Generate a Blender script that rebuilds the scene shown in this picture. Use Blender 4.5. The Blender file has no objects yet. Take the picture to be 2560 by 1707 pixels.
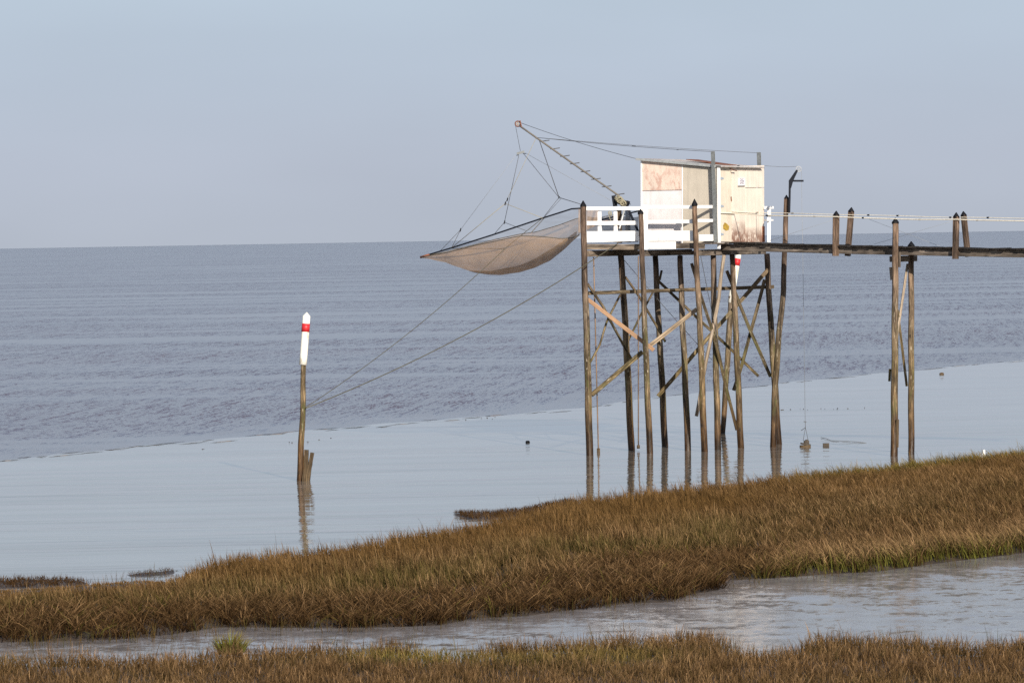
import bpy, bmesh, math, random
import numpy as np
from mathutils import Vector, Matrix

random.seed(7)
rng = np.random.default_rng(11)
scene = bpy.context.scene
COL = scene.collection

# ------------------------------------------------------------------ camera
FPX = 9200.0            # focal length in units of a 2560 px wide picture
CAM_H = 5.85
PITCH = math.atan((853.5 - 599.2) / FPX)
ROLL = math.radians(-1.0)
cam_data = bpy.data.cameras.new('camera')
cam_data.sensor_width = 36.0
cam_data.lens = 36.0 * FPX / 2560.0
cam_data.clip_start = 1.0
cam_data.clip_end = 200000.0
cam_data.dof.use_dof = True
cam_data.dof.focus_distance = 100.0
cam_data.dof.aperture_fstop = 7.1
cam = bpy.data.objects.new('camera', cam_data)
COL.objects.link(cam)
CAM_M = (Matrix.Rotation(math.pi / 2 - PITCH, 3, 'X') @ Matrix.Rotation(ROLL, 3, 'Z'))
cam.matrix_world = Matrix.Translation((0, 0, CAM_H)) @ CAM_M.to_4x4()
scene.camera = cam

# ------------------------------------------------------------------ sky and sun
SUN_EL, SUN_AZ = math.radians(25), math.radians(19)     # azimuth to the right of straight behind the camera
to_sun = Vector((math.sin(SUN_AZ) * math.cos(SUN_EL), -math.cos(SUN_AZ) * math.cos(SUN_EL), math.sin(SUN_EL)))
world = bpy.data.worlds.new('World')
scene.world = world
world.use_nodes = True
wt = world.node_tree
wt.nodes.clear()
wo = wt.nodes.new('ShaderNodeOutputWorld')
bg = wt.nodes.new('ShaderNodeBackground')
sky = wt.nodes.new('ShaderNodeTexSky')
sky.sky_type = 'NISHITA'
sky.sun_disc = False
sky.sun_elevation = SUN_EL
sky.sun_rotation = math.radians(161)
sky.altitude = 0
sky.air_density = 1.0
sky.dust_density = 1.6
sky.ozone_density = 2.0
SKY_STRENGTH = 0.1
bg.inputs['Strength'].default_value = SKY_STRENGTH
EXPOSURE = 0.35
# pale winter haze low in the sky, all round the horizon, over the Nishita sky
wtc = wt.nodes.new('ShaderNodeTexCoord')
wsep = wt.nodes.new('ShaderNodeSeparateXYZ')
wt.links.new(wtc.outputs['Generated'], wsep.inputs[0])
hz = wt.nodes.new('ShaderNodeValToRGB')
k_ = 1.0 / (SKY_STRENGTH * 2 ** EXPOSURE)
HAZE = [(0.0, (0.455, 0.500, 0.585)), (0.022, (0.470, 0.522, 0.625)), (0.045, (0.478, 0.552, 0.665)), (0.075, (0.485, 0.580, 0.690)), (0.15, (0.44, 0.52, 0.62)), (0.24, (0.33, 0.43, 0.57)), (0.5, (0.22, 0.32, 0.50)), (1.0, (0.15, 0.24, 0.44))]
while len(hz.color_ramp.elements) < len(HAZE): hz.color_ramp.elements.new(0.5)
for e_, (p_, c_) in zip(hz.color_ramp.elements, HAZE): e_.position = p_; e_.color = (*c_, 1)
wt.links.new(wsep.outputs[2], hz.inputs[0])
sc_ = wt.nodes.new('ShaderNodeVectorMath'); sc_.operation = 'SCALE'; sc_.inputs['Scale'].default_value = k_
wn = wt.nodes.new('ShaderNodeTexNoise'); wn.inputs['Scale'].default_value = 7.0; wn.inputs['Detail'].default_value = 3
wmp = wt.nodes.new('ShaderNodeMapping'); wmp.inputs['Scale'].default_value = (1, 1, 3.5)
wt.links.new(wtc.outputs['Generated'], wmp.inputs[0]); wt.links.new(wmp.outputs[0], wn.inputs['Vector'])
wr = wt.nodes.new('ShaderNodeMapRange'); wr.inputs['From Min'].default_value = 0.3; wr.inputs['From Max'].default_value = 0.7
wr.inputs['To Min'].default_value = 0.965; wr.inputs['To Max'].default_value = 1.035
wt.links.new(wn.outputs['Fac'], wr.inputs['Value'])
sc2 = wt.nodes.new('ShaderNodeVectorMath'); sc2.operation = 'SCALE'
wt.links.new(hz.outputs[0], sc_.inputs[0]); wt.links.new(sc_.outputs[0], sc2.inputs[0]); wt.links.new(wr.outputs[0], sc2.inputs['Scale'])
hf = wt.nodes.new('ShaderNodeValToRGB')
for e_, (p_, c_) in zip(hf.color_ramp.elements, [(0.06, 0.96), (0.55, 0.25)]): e_.position = p_; e_.color = (c_, c_, c_, 1)
wt.links.new(wsep.outputs[2], hf.inputs[0])
wmx = wt.nodes.new('ShaderNodeMix'); wmx.data_type = 'RGBA'
wt.links.new(hf.outputs[0], wmx.inputs[0]); wt.links.new(sky.outputs[0], wmx.inputs[6]); wt.links.new(sc2.outputs[0], wmx.inputs[7])
wt.links.new(wmx.outputs[2], bg.inputs['Color'])
wt.links.new(bg.outputs[0], wo.inputs['Surface'])

sun_data = bpy.data.lights.new('sun', 'SUN')
sun_data.energy = 4.9
sun_data.angle = math.radians(0.5)
sun_data.color = (1.0, 0.92, 0.81)
sun = bpy.data.objects.new('sun', sun_data)
sun.rotation_euler = to_sun.to_track_quat('Z', 'Y').to_euler()
sun.location = (20, -40, 40)
COL.objects.link(sun)

scene.view_settings.view_transform = 'Standard'
scene.view_settings.look = 'None'
scene.view_settings.gamma = 1.0
scene.view_settings.use_curve_mapping = False
scene.view_settings.exposure = EXPOSURE
scene.cycles.use_denoising = False
scene.cycles.max_bounces = 8
scene.cycles.transparent_max_bounces = 24

# ------------------------------------------------------------------ picture -> place
def ray(px, py):
    v = CAM_M @ Vector(((px - 1280) / FPX, -(py - 853.5) / FPX, -1.0))
    return v

C0 = Vector((0, 0, CAM_H))
def W(px, py, d):
    v = ray(px, py); return C0 + v * (d / v.y)
def G(px, py, z=0.0):
    v = ray(px, py); return C0 + v * ((z - CAM_H) / v.z)
def PL(px, py, P, n):
    v = ray(px, py); return C0 + v * ((P - C0).dot(n) / v.dot(n))

# ------------------------------------------------------------------ node helpers
def new_mat(name):
    m = bpy.data.materials.new(name); m.use_nodes = True
    nt = m.node_tree; nt.nodes.clear()
    out = nt.nodes.new('ShaderNodeOutputMaterial')
    b = nt.nodes.new('ShaderNodeBsdfPrincipled')
    nt.links.new(b.outputs[0], out.inputs['Surface'])
    return m, nt, b, out
def nd(nt, t, **kw):
    n = nt.nodes.new(t)
    for k, v in kw.items(): setattr(n, k, v)
    return n
def setin(n, **kw):
    for k, v in kw.items(): n.inputs[k].default_value = v
def link(nt, a, b): nt.links.new(a, b)
def ramp(nt, fac, stops, interp='LINEAR'):
    r = nd(nt, 'ShaderNodeValToRGB'); cr = r.color_ramp; cr.interpolation = interp
    while len(cr.elements) < len(stops): cr.elements.new(0.5)
    for e, (p, c) in zip(cr.elements, stops):
        e.position = p; e.color = (*c, 1) if len(c) == 3 else c
    link(nt, fac, r.inputs['Fac']); return r.outputs['Color']
def noise(nt, vec, scale, detail=4, rough=0.55, dist=0.0):
    n = nd(nt, 'ShaderNodeTexNoise')
    n.inputs['Scale'].default_value = scale; n.inputs['Detail'].default_value = detail
    n.inputs['Roughness'].default_value = rough; n.inputs['Distortion'].default_value = dist
    if vec is not None: link(nt, vec, n.inputs['Vector'])
    return n.outputs['Fac']
def mapping(nt, vec, scale=(1, 1, 1), rot=(0, 0, 0), loc=None):
    m = nd(nt, 'ShaderNodeMapping'); m.inputs['Scale'].default_value = scale; m.inputs['Rotation'].default_value = rot
    link(nt, vec, m.inputs['Vector'])
    if loc is not None: link(nt, loc, m.inputs['Location'])
    return m.outputs[0]
def mix(nt, fac, a, b, mode='MIX'):
    n = nd(nt, 'ShaderNodeMix', data_type='RGBA', blend_type=mode)
    for s, i in ((fac, 0), (a, 6), (b, 7)):
        if hasattr(s, 'is_linked'): link(nt, s, n.inputs[i])
        else: n.inputs[i].default_value = s if not isinstance(s, tuple) or len(s) == 4 else (*s, 1)
    return n.outputs[2]
def mathn(nt, op, a, b=0.0, clamp=False):
    n = nd(nt, 'ShaderNodeMath', operation=op, use_clamp=clamp)
    for s, i in ((a, 0), (b, 1)):
        if hasattr(s, 'is_linked'): link(nt, s, n.inputs[i])
        else: n.inputs[i].default_value = s
    return n.outputs[0]
def bump(nt, b, h, strength, dist=0.01):
    n = nd(nt, 'ShaderNodeBump'); n.inputs['Strength'].default_value = strength; n.inputs['Distance'].default_value = dist
    link(nt, h, n.inputs['Height']); link(nt, n.outputs[0], b.inputs['Normal']); return n
def rand_loc(nt, k=37.0):
    oi = nd(nt, 'ShaderNodeObjectInfo'); c = nd(nt, 'ShaderNodeCombineXYZ')
    r = mathn(nt, 'MULTIPLY', oi.outputs['Random'], k)
    for i in range(3): link(nt, r, c.inputs[i])
    return c.outputs[0], oi.outputs['Random']
def grey(v): return (v, v, v)

def wood(name, dark, mid, light, tide=False, crack=0.55, rough=0.85, var=0.35):
    m, nt, b, out = new_mat(name)
    uv = nd(nt, 'ShaderNodeUVMap').outputs[0]
    loc, rnd = rand_loc(nt)
    g = noise(nt, mapping(nt, uv, (1.3, 26, 1), loc=loc), 2.2, 6, 0.62, 0.25)
    c = ramp(nt, g, [(0.28, dark), (0.5, mid), (0.74, light)])
    stk = noise(nt, mapping(nt, uv, (0.9, 13, 1), loc=loc), 1.3, 3, 0.6, 0.3)
    c = mix(nt, 1.0, c, ramp(nt, stk, [(0.30, grey(1 - var * 1.25)), (0.5, grey(0.95)), (0.70, grey(1 + var * 1.1))]), 'MULTIPLY')
    bl = noise(nt, mapping(nt, uv, (1.1, 3.2, 1), loc=loc), 1.6, 3)
    c = mix(nt, 1.0, c, ramp(nt, bl, [(0.3, grey(1 - var)), (0.7, grey(1 + var))]), 'MULTIPLY')
    c = mix(nt, 1.0, c, ramp(nt, rnd, [(0, (0.82, 0.8, 0.78)), (0.5, (1, 1, 1)), (1, (1.16, 1.1, 1.0))]), 'MULTIPLY')
    if tide:
        geo = nd(nt, 'ShaderNodeNewGeometry')
        sx = nd(nt, 'ShaderNodeSeparateXYZ'); link(nt, geo.outputs['Position'], sx.inputs[0])
        wob = noise(nt, mapping(nt, uv, (0.9, 6, 1), loc=loc), 2.0, 3)
        zz = mathn(nt, 'ADD', sx.outputs[2], mathn(nt, 'MULTIPLY', mathn(nt, 'SUBTRACT', wob, 0.5), 1.5))
        t = mathn(nt, 'DIVIDE', zz, 7.0, True)
        tint = ramp(nt, t, [(0.0, (0.26, 0.17, 0.09)), (0.085, (0.52, 0.37, 0.21)), (0.22, (0.84, 0.74, 0.50)), (0.36, (0.95, 0.88, 0.62)),
                            (0.52, (0.98, 0.93, 0.80)), (0.75, (0.92, 0.80, 0.72)), (1.0, (0.95, 0.78, 0.68))])
        c = mix(nt, 1.0, c, tint, 'MULTIPLY')
        alg = noise(nt, mapping(nt, uv, (0.8, 4, 1), loc=loc), 2.6, 4)
        band = ramp(nt, t, [(0.08, grey(0)), (0.2, grey(1)), (0.5, grey(0.8)), (0.62, grey(0))])
        f = mathn(nt, 'MULTIPLY', ramp(nt, alg, [(0.52, grey(0)), (0.66, grey(0.75))]), band)
        c = mix(nt, f, c, (0.085, 0.085, 0.028))
        pale = noise(nt, mapping(nt, uv, (1.6, 9, 1), loc=loc), 3.4, 5)
        f2 = mathn(nt, 'MULTIPLY', ramp(nt, pale, [(0.60, grey(0)), (0.68, grey(0.8))]), ramp(nt, t, [(0.12, grey(0)), (0.3, grey(1)), (0.55, grey(0.7)), (0.7, grey(0.1))]))
        c = mix(nt, f2, c, (0.40, 0.34, 0.25))
        rr = ramp(nt, t, [(0.0, grey(0.35)), (0.12, grey(0.6)), (0.3, grey(rough))])
        link(nt, rr, b.inputs['Roughness'])
    else:
        b.inputs['Roughness'].default_value = rough
    ck = noise(nt, mapping(nt, uv, (0.9, 60, 1), loc=loc), 1.5, 2)
    ckm = ramp(nt, ck, [(0.30, grey(1 - crack)), (0.40, grey(1))])
    c = mix(nt, 1.0, c, ckm, 'MULTIPLY')
    b.inputs['Specular IOR Level'].default_value = 0.2
    kn = nd(nt, 'ShaderNodeTexVoronoi'); kn.inputs['Scale'].default_value = 1.0
    link(nt, mapping(nt, uv, (1.7, 5.0, 1), loc=loc), kn.inputs['Vector'])
    c = mix(nt, ramp(nt, kn.outputs['Distance'], [(0.07, grey(0.85)), (0.14, grey(0))]), c, tuple(x * 0.5 for x in dark))
    link(nt, c, b.inputs['Base Color'])
    bump(nt, b, mathn(nt, 'ADD', g, mathn(nt, 'MULTIPLY', ck, 0.7)), 0.6, 0.012)
    return m

def plain(name, col, rough=0.6, metal=0.0, var=0.12, scale=8.0, bumpv=0.0, dirt=None, spec=0.5):
    m, nt, b, out = new_mat(name)
    b.inputs['Specular IOR Level'].default_value = spec
    tc = nd(nt, 'ShaderNodeTexCoord').outputs['Object']
    n = noise(nt, tc, scale, 5)
    c = mix(nt, 1.0, (*col, 1), ramp(nt, n, [(0.3, grey(1 - var)), (0.7, grey(1 + var))]), 'MULTIPLY')
    if dirt:
        d = noise(nt, mapping(nt, tc, (3, 3, 0.8)), 3.0, 6, 0.65)
        c = mix(nt, ramp(nt, d, [(dirt[1], grey(0)), (dirt[1] + 0.1, grey(dirt[2]))]), c, (*dirt[0], 1))
    link(nt, c, b.inputs['Base Color'])
    b.inputs['Roughness'].default_value = rough; b.inputs['Metallic'].default_value = metal
    if bumpv: bump(nt, b, n, bumpv, 0.01)
    return m

M = {}
M['pile'] = wood('pile_wood', (0.036, 0.028, 0.023), (0.122, 0.097, 0.080), (0.28, 0.235, 0.195), tide=True, var=0.55)
M['brace'] = wood('brace_wood', (0.034, 0.027, 0.019), (0.105, 0.086, 0.062), (0.24, 0.20, 0.145), tide=True, var=0.55)
M['beam'] = wood('beam_wood', (0.05, 0.04, 0.031), (0.14, 0.115, 0.095), (0.27, 0.23, 0.19), var=0.5)
M['tar'] = wood('tarred_wood', (0.008, 0.007, 0.006), (0.018, 0.015, 0.013), (0.05, 0.042, 0.036))
M['newwood'] = wood('new_timber', (0.25, 0.145, 0.085), (0.34, 0.21, 0.13), (0.42, 0.29, 0.19), crack=0.25, var=0.15)
M['palewood'] = wood('pale_timber', (0.15, 0.11, 0.075), (0.27, 0.215, 0.16), (0.42, 0.35, 0.27), crack=0.4)
M['stake'] = wood('wet_stake_wood', (0.025, 0.016, 0.008), (0.07, 0.047, 0.025), (0.15, 0.105, 0.058), rough=0.6)
M['white'] = plain('white_paint', (0.80, 0.79, 0.77), 0.55, var=0.06, scale=5, dirt=((0.42, 0.38, 0.33), 0.60, 0.6))
M['cap'] = plain('black_cap', (0.008, 0.008, 0.010), 0.6, var=0.3, spec=0.12)
M['steel_black'] = plain('black_steel', (0.008, 0.010, 0.016), 0.6, var=0.3, spec=0.12)
M['galv'] = plain('galvanised_steel', (0.40, 0.41, 0.40), 0.5, 0.35, var=0.18, scale=14, dirt=((0.33, 0.28, 0.2), 0.64, 0.5))
M['dullgrey'] = plain('dull_grey_steel', (0.17, 0.18, 0.18), 0.6, 0.2, var=0.25, scale=14)
M['rust'] = plain('rusty_iron', (0.17, 0.06, 0.03), 0.9, var=0.5, scale=20, bumpv=0.4)
M['hinge'] = plain('zinc_hinge', (0.38, 0.43, 0.48), 0.5, 0.2)
M['rope'] = plain('pale_rope', (0.28, 0.25, 0.17), 0.9, var=0.25, scale=30)
M['mooring'] = plain('mooring_rope', (0.075, 0.068, 0.042), 0.9, var=0.3, scale=3)
M['rope_w'] = plain('white_rope', (0.68, 0.62, 0.50), 0.9, var=0.2, scale=30)
M['rope_d'] = plain('dark_rope', (0.10, 0.085, 0.06), 0.9, var=0.3, scale=30)
M['wire'] = plain('steel_wire', (0.07, 0.07, 0.075), 0.6, 0.3)
M['wire_f'] = plain('pale_wire', (0.26, 0.27, 0.28), 0.6, 0.2)
M['buoywhite'] = plain('marker_white', (0.78, 0.75, 0.66), 0.5, var=0.06, scale=4, dirt=((0.42, 0.33, 0.15), 0.56, 0.8))
M['red'] = plain('marker_red', (0.52, 0.018, 0.022), 0.5, var=0.15, scale=9)
M['concrete'] = plain('weathered_weight', (0.06, 0.048, 0.036), 0.9, var=0.3, scale=25, bumpv=0.4)
M['gull'] = plain('gull_white', (0.80, 0.79, 0.77), 0.8, var=0.04)
M['gullgrey'] = plain('gull_grey', (0.40, 0.42, 0.45), 0.8, var=0.05)
M['dark'] = plain('dark_brown', (0.03, 0.022, 0.017), 0.6, var=0.3)
M['sign'] = plain('sign_white', (0.80, 0.78, 0.78), 0.5, var=0.02)
M['ink'] = plain('sign_ink', (0.20, 0.17, 0.24), 0.7)

# peeling / rusted paint on the hut boards
def panel_mat(name, base, stain, amount=0.55, top=None, kind='peel', base2=None):
    m, nt, b, out = new_mat(name)
    tc = nd(nt, 'ShaderNodeTexCoord').outputs['Object']
    gen = nd(nt, 'ShaderNodeTexCoord').outputs['Generated']
    sx = nd(nt, 'ShaderNodeSeparateXYZ'); link(nt, gen, sx.inputs[0])
    n1 = noise(nt, tc, 2.2, 4)
    c = mix(nt, ramp(nt, n1, [(0.3, grey(0)), (0.7, grey(1))]), (*base, 1), (*(base2 or tuple(x * 0.86 for x in base)), 1))
    n2 = noise(nt, mapping(nt, tc, (2.6, 2.6, 1.5)), 2.8, 9, 0.76)
    if kind == 'peel':
        env = ramp(nt, sx.outputs[2], [(0.0, grey(0.9)), (0.35, grey(1)), (0.75, grey(0.6)), (1.0, grey(0.15))])
        f = mathn(nt, 'MULTIPLY', ramp(nt, n2, [(amount, grey(0)), (amount + 0.12, grey(0.75))]), env)
    elif kind == 'foot':
        env = ramp(nt, sx.outputs[2], [(0.0, grey(1)), (0.12, grey(0.9)), (0.22, grey(0.45)), (0.30, grey(0))])
        f = mathn(nt, 'MULTIPLY', ramp(nt, n2, [(0.38, grey(0)), (0.50, grey(0.95))]), env)
    else:
        f = ramp(nt, n2, [(amount, grey(0)), (amount + 0.15, grey(0.6))])
    c = mix(nt, f, c, (*stain, 1))
    n3 = noise(nt, tc, 55, 3)
    c = mix(nt, 1.0, c, ramp(nt, n3, [(0.3, grey(0.94)), (0.7, grey(1.05))]), 'MULTIPLY')
    st = noise(nt, mapping(nt, tc, (4, 4, 0.35)), 2.0, 4)
    c = mix(nt, 1.0, c, ramp(nt, st, [(0.30, grey(0.87)), (0.58, grey(1.0))]), 'MULTIPLY')
    link(nt, c, b.inputs['Base Color']); b.inputs['Roughness'].default_value = 0.8
    bump(nt, b, n1, 0.25, 0.03)
    return m
M['p_pink'] = panel_mat('worn_pink_board', (0.74, 0.60, 0.50), (0.46, 0.25, 0.19), 0.49)
M['p_lilac'] = panel_mat('pale_lilac_board', (0.75, 0.70, 0.69), (0.62, 0.56, 0.53), 0.62, kind='x')
M['p_khaki'] = panel_mat('khaki_board', (0.53, 0.47, 0.385), (0.60, 0.53, 0.44), 0.60, kind='x')
M['p_cream'] = panel_mat('cream_board', (0.77, 0.67, 0.565), (0.20, 0.09, 0.055), kind='foot')
M['p_door'] = panel_mat('yellowed_door', (0.71, 0.62, 0.50), (0.46, 0.37, 0.22), 0.56, kind='x')
M['moss'] = plain('ochre_stain', (0.36, 0.23, 0.03), 0.9, var=0.4)

def roof_mat():
    m, nt, b, out = new_mat('corrugated_iron')
    tc = nd(nt, 'ShaderNodeTexCoord').outputs['Object']
    n = noise(nt, tc, 1.6, 6, 0.65)
    c = ramp(nt, n, [(0.50, (0.44, 0.42, 0.40)), (0.58, (0.36, 0.28, 0.23)), (0.68, (0.25, 0.10, 0.055))])
    link(nt, c, b.inputs['Base Color']); b.inputs['Roughness'].default_value = 0.65
    return m
M['roof'] = roof_mat()

def net_mat(name, col, alpha):
    m, nt, b, out = new_mat(name)
    tc = nd(nt, 'ShaderNodeTexCoord').outputs['Object']
    n = noise(nt, tc, 1.3, 5, 0.6); n2 = noise(nt, mapping(nt, tc, (1, 1, 5)), 2.5, 4)
    d = nd(nt, 'ShaderNodeBsdfDiffuse'); t = nd(nt, 'ShaderNodeBsdfTranslucent'); tr = nd(nt, 'ShaderNodeBsdfTransparent')
    c = mix(nt, 1.0, (*col, 1), ramp(nt, n, [(0.3, grey(0.72)), (0.7, grey(1.15))]), 'MULTIPLY')
    link(nt, c, d.inputs[0]); link(nt, c, t.inputs[0])
    ms = nd(nt, 'ShaderNodeMixShader'); ms.inputs[0].default_value = 0.45
    link(nt, d.outputs[0], ms.inputs[1]); link(nt, t.outputs[0], ms.inputs[2])
    m2 = nd(nt, 'ShaderNodeMixShader')
    a = ramp(nt, n2, [(0.3, grey(alpha - 0.07)), (0.7, grey(min(1, alpha + 0.08)))])
    link(nt, a, m2.inputs[0]); link(nt, tr.outputs[0], m2.inputs[1]); link(nt, ms.outputs[0], m2.inputs[2])
    link(nt, m2.outputs[0], out.inputs['Surface']); nt.nodes.remove(b)
    return m
M['net'] = net_mat('tan_net', (0.56, 0.37, 0.215), 0.47)
M['netedge'] = net_mat('thin_netting', (0.36, 0.30, 0.22), 0.14)
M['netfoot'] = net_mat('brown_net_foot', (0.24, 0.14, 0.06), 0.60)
M['netshaded'] = net_mat('shaded_net', (0.26, 0.25, 0.25), 0.72)  # net cloth behind the rail, its shade put into the grey colour

# ------------------------------------------------------------------ object helpers
WLOC = {}
def link_obj(o, parent=None, wloc=(0, 0, 0)):
    COL.objects.link(o)
    w = Vector(wloc)
    if parent is not None:
        o.parent = parent
        o.location = w - WLOC[parent.name]
    else:
        o.location = w
    WLOC[o.name] = w
    return o
def thing(name, label, cat, loc, group=None):
    o = bpy.data.objects.new(name, None); o.empty_display_size = 0.3
    link_obj(o, None, loc); return tag(o, label, cat, group)
def tag(o, label, cat, group=None):
    o['label'] = label; o['category'] = cat
    if group: o['group'] = group
    return o
def mk(name, verts, faces, mat, parent=None, uvs=None, smooth=False, origin=None):
    """verts in world coordinates -> ONE mesh object with its own origin"""
    vs = [Vector(v) for v in verts]
    if origin is None:
        lo = Vector([min(v[i] for v in vs) for i in range(3)]); hi = Vector([max(v[i] for v in vs) for i in range(3)])
        origin = (lo + hi) / 2
    origin = Vector(origin)
    me = bpy.data.meshes.new(name)
    me.from_pydata([v - origin for v in vs], [], faces)
    if uvs:
        l = me.uv_layers.new(name='UVMap')
        flat = [c for f in uvs for p in f for c in p]
        l.data.foreach_set('uv', flat)
    if smooth: me.polygons.foreach_set('use_smooth', [True] * len(me.polygons))
    me.materials.append(mat); me.update()
    o = bpy.data.objects.new(name, me)
    return link_obj(o, parent, origin)

def resample(path, seg):
    out = [path[0].copy()]
    for a, b in zip(path[:-1], path[1:]):
        n = max(1, int(math.ceil((b - a).length / seg)))
        for k in range(1, n + 1): out.append(a.lerp(b, k / n))
    return out
def sweep(name, parent, mat, path, w, h=None, sec='box', ref=None, seg=0.45, jit=0.03, taper=(1, 1), wob=0.0, smooth=None, cham=0.08):
    """a timber, pole or rope: a section swept along a path, ends closed, UV along the grain"""
    path = [Vector(p) for p in path]
    h = w if h is None else h
    pts = resample(path, seg)
    n = len(pts)
    if wob:
        ph = random.random() * 9
        amp = [Vector((math.sin(ph + i * 0.9) * wob, math.cos(ph * 1.7 + i * 0.8) * wob * 0.5, 0)) * (1 if 0 < i < n - 1 else 0) for i in range(n)]
        pts = [p + a for p, a in zip(pts, amp)]
    if sec == 'box':
        c = min(w, h) * cham
        a, b_ = w / 2, h / 2
        prof = [(-a + c, -b_), (a - c, -b_), (a, -b_ + c), (a, b_ - c), (a - c, b_), (-a + c, b_), (-a, b_ - c), (-a, -b_ + c)]
        if smooth is None: smooth = False
    else:
        k = int(sec); prof = [(math.cos(2 * math.pi * i / k) * w / 2, math.sin(2 * math.pi * i / k) * h / 2) for i in range(k)]
        if smooth is None: smooth = True
    m = len(prof)
    per = [0.0]
    for i in range(m):
        p, q = prof[i], prof[(i + 1) % m]; per.append(per[-1] + math.hypot(p[0] - q[0], p[1] - q[1]))
    d0 = (pts[-1] - pts[0]).normalized()
    if ref is None: ref = Vector((0, 0, 1)) if abs(d0.z) < 0.8 else Vector((0, 1, 0))
    ref = Vector(ref)
    rowj = [[1 + random.uniform(-jit, jit) for _ in range(m)]]
    verts, cum = [], [0.0]
    for i in range(1, n): cum.append(cum[-1] + (pts[i] - pts[i - 1]).length)
    base = [1 + random.uniform(-jit, jit) * 1.2 for _ in range(m)]
    for i, p in enumerate(pts):
        d = ((pts[min(i + 1, n - 1)] - pts[max(i - 1, 0)])).normalized()
        x = d.cross(ref).normalized(); y = x.cross(d).normalized()
        t = cum[i] / max(cum[-1], 1e-6); s = taper[0] * (1 - t) + taper[1] * t
        for j, (u, v) in enumerate(prof):
            kk = s * base[j] * (1 + random.uniform(-jit, jit) * 0.7)
            verts.append(p + x * (u * kk) + y * (v * kk))
    faces, uvs = [], []
    for i in range(n - 1):
        for j in range(m):
            j2 = (j + 1) % m
            faces.append((i * m + j, i * m + j2, (i + 1) * m + j2, (i + 1) * m + j))
            uvs.append([(cum[i], per[j]), (cum[i], per[j + 1]), (cum[i + 1], per[j + 1]), (cum[i + 1], per[j])])
    faces.append(tuple(range(m))[::-1]); uvs.append([(prof[j][0], prof[j][1] * 0.1) for j in range(m)][::-1])
    faces.append(tuple((n - 1) * m + j for j in range(m))); uvs.append([(prof[j][0], prof[j][1] * 0.1) for j in range(m)])
    # outward winding
    a = Vector(verts[0]); 
    o = mk(name, verts, faces, mat, parent, uvs, smooth)
    bm = bmesh.new(); bm.from_mesh(o.data); bmesh.ops.recalc_face_normals(bm, faces=bm.faces)
    for f in bm.faces:
        if len(f.verts) == m and m != 4: f.smooth = False
    bm.to_mesh(o.data); bm.free()
    return o
def sagged(a, b, sag, n=14):
    return [a.lerp(b, i / n) - Vector((0, 0, sag * 4 * (i / n) * (1 - i / n))) for i in range(n + 1)]
def rope(name, parent, mat, path, r, sides='6', jit=0.0):
    return sweep(name, parent, mat, path, 2 * r, sec=sides, seg=5.0, jit=jit)
def slab(name, parent, mat, quad, n, t):
    """a board: quad of 4 world points, thickness t against normal n"""
    q = [Vector(p) for p in quad]; n = Vector(n).normalized()
    v = q + [p - n * t for p in q]
    f = [(0, 1, 2, 3), (7, 6, 5, 4), (0, 4, 5, 1), (1, 5, 6, 2), (2, 6, 7, 3), (3, 7, 4, 0)]
    L = (q[1] - q[0]).length; H = (q[3] - q[0]).length
    horiz = L >= H
    def st(s, tt): return (s, tt) if horiz else (tt, s)
    c = [st(0, 0), st(L, 0), st(L, H), st(0, H)]; e = [st(-0.02, -0.02), st(L + .02, -.02), st(L + .02, H + .02), st(-.02, H + .02)]
    cc = c + e
    o = mk(name, v, f, mat, parent, [[cc[i] for i in face] for face in f])
    bm = bmesh.new(); bm.from_mesh(o.data); bmesh.ops.recalc_face_normals(bm, faces=bm.faces)
    bmesh.ops.bevel(bm, geom=list(bm.edges), offset=min(0.006, t * 0.2), segments=1, affect='EDGES')
    bm.to_mesh(o.data); bm.free()
    return o
def cone_cap(name, parent, top, r, h, skirt=0.05, k=8, axis=Vector((0, 0, 1))):
    """pile cap: a pointed hat with a short skirt"""
    x = axis.cross(Vector((0, 1, 0))).normalized(); y = axis.cross(x).normalized()
    vs = []
    for (rr, hh) in ((r * 0.99, -h - skirt), (r * 1.02, -h), (r * 0.12, -h * 0.04)):
        for i in range(k):
            a = 2 * math.pi * (i + .5) / k; vs.append(top + axis * hh + (x * math.cos(a) + y * math.sin(a)) * rr)
    vs.append(top.copy())
    f = []
    for l in range(2):
        for i in range(k):
            f.append((l * k + i, l * k + (i + 1) % k, (l + 1) * k + (i + 1) % k, (l + 1) * k + i))
    for i in range(k): f.append((2 * k + i, 2 * k + (i + 1) % k, 3 * k))
    f.append(tuple(range(k))[::-1])
    o = mk(name, vs, f, M['cap'], parent)
    bm = bmesh.new(); bm.from_mesh(o.data); bmesh.ops.recalc_face_normals(bm, faces=bm.faces); bm.to_mesh(o.data); bm.free()
    return o
def ring(name, parent, mat, c, R, r, n, k=20, kk=6):
    """a torus (wheel rim) round axis n"""
    n = Vector(n).normalized(); x = n.cross(Vector((0, 0, 1))).normalized(); y = n.cross(x)
    vs, f = [], []
    for i in range(k):
        a = 2 * math.pi * i / k; d = x * math.cos(a) + y * math.sin(a)
        for j in range(kk):
            b_ = 2 * math.pi * j / kk; vs.append(c + d * (R + r * math.cos(b_)) + n * (r * math.sin(b_)))
    for i in range(k):
        for j in range(kk):
            f.append((i * kk + j, ((i + 1) % k) * kk + j, ((i + 1) % k) * kk + (j + 1) % kk, i * kk + (j + 1) % kk))
    return mk(name, vs, f, mat, parent, smooth=True)
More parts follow.
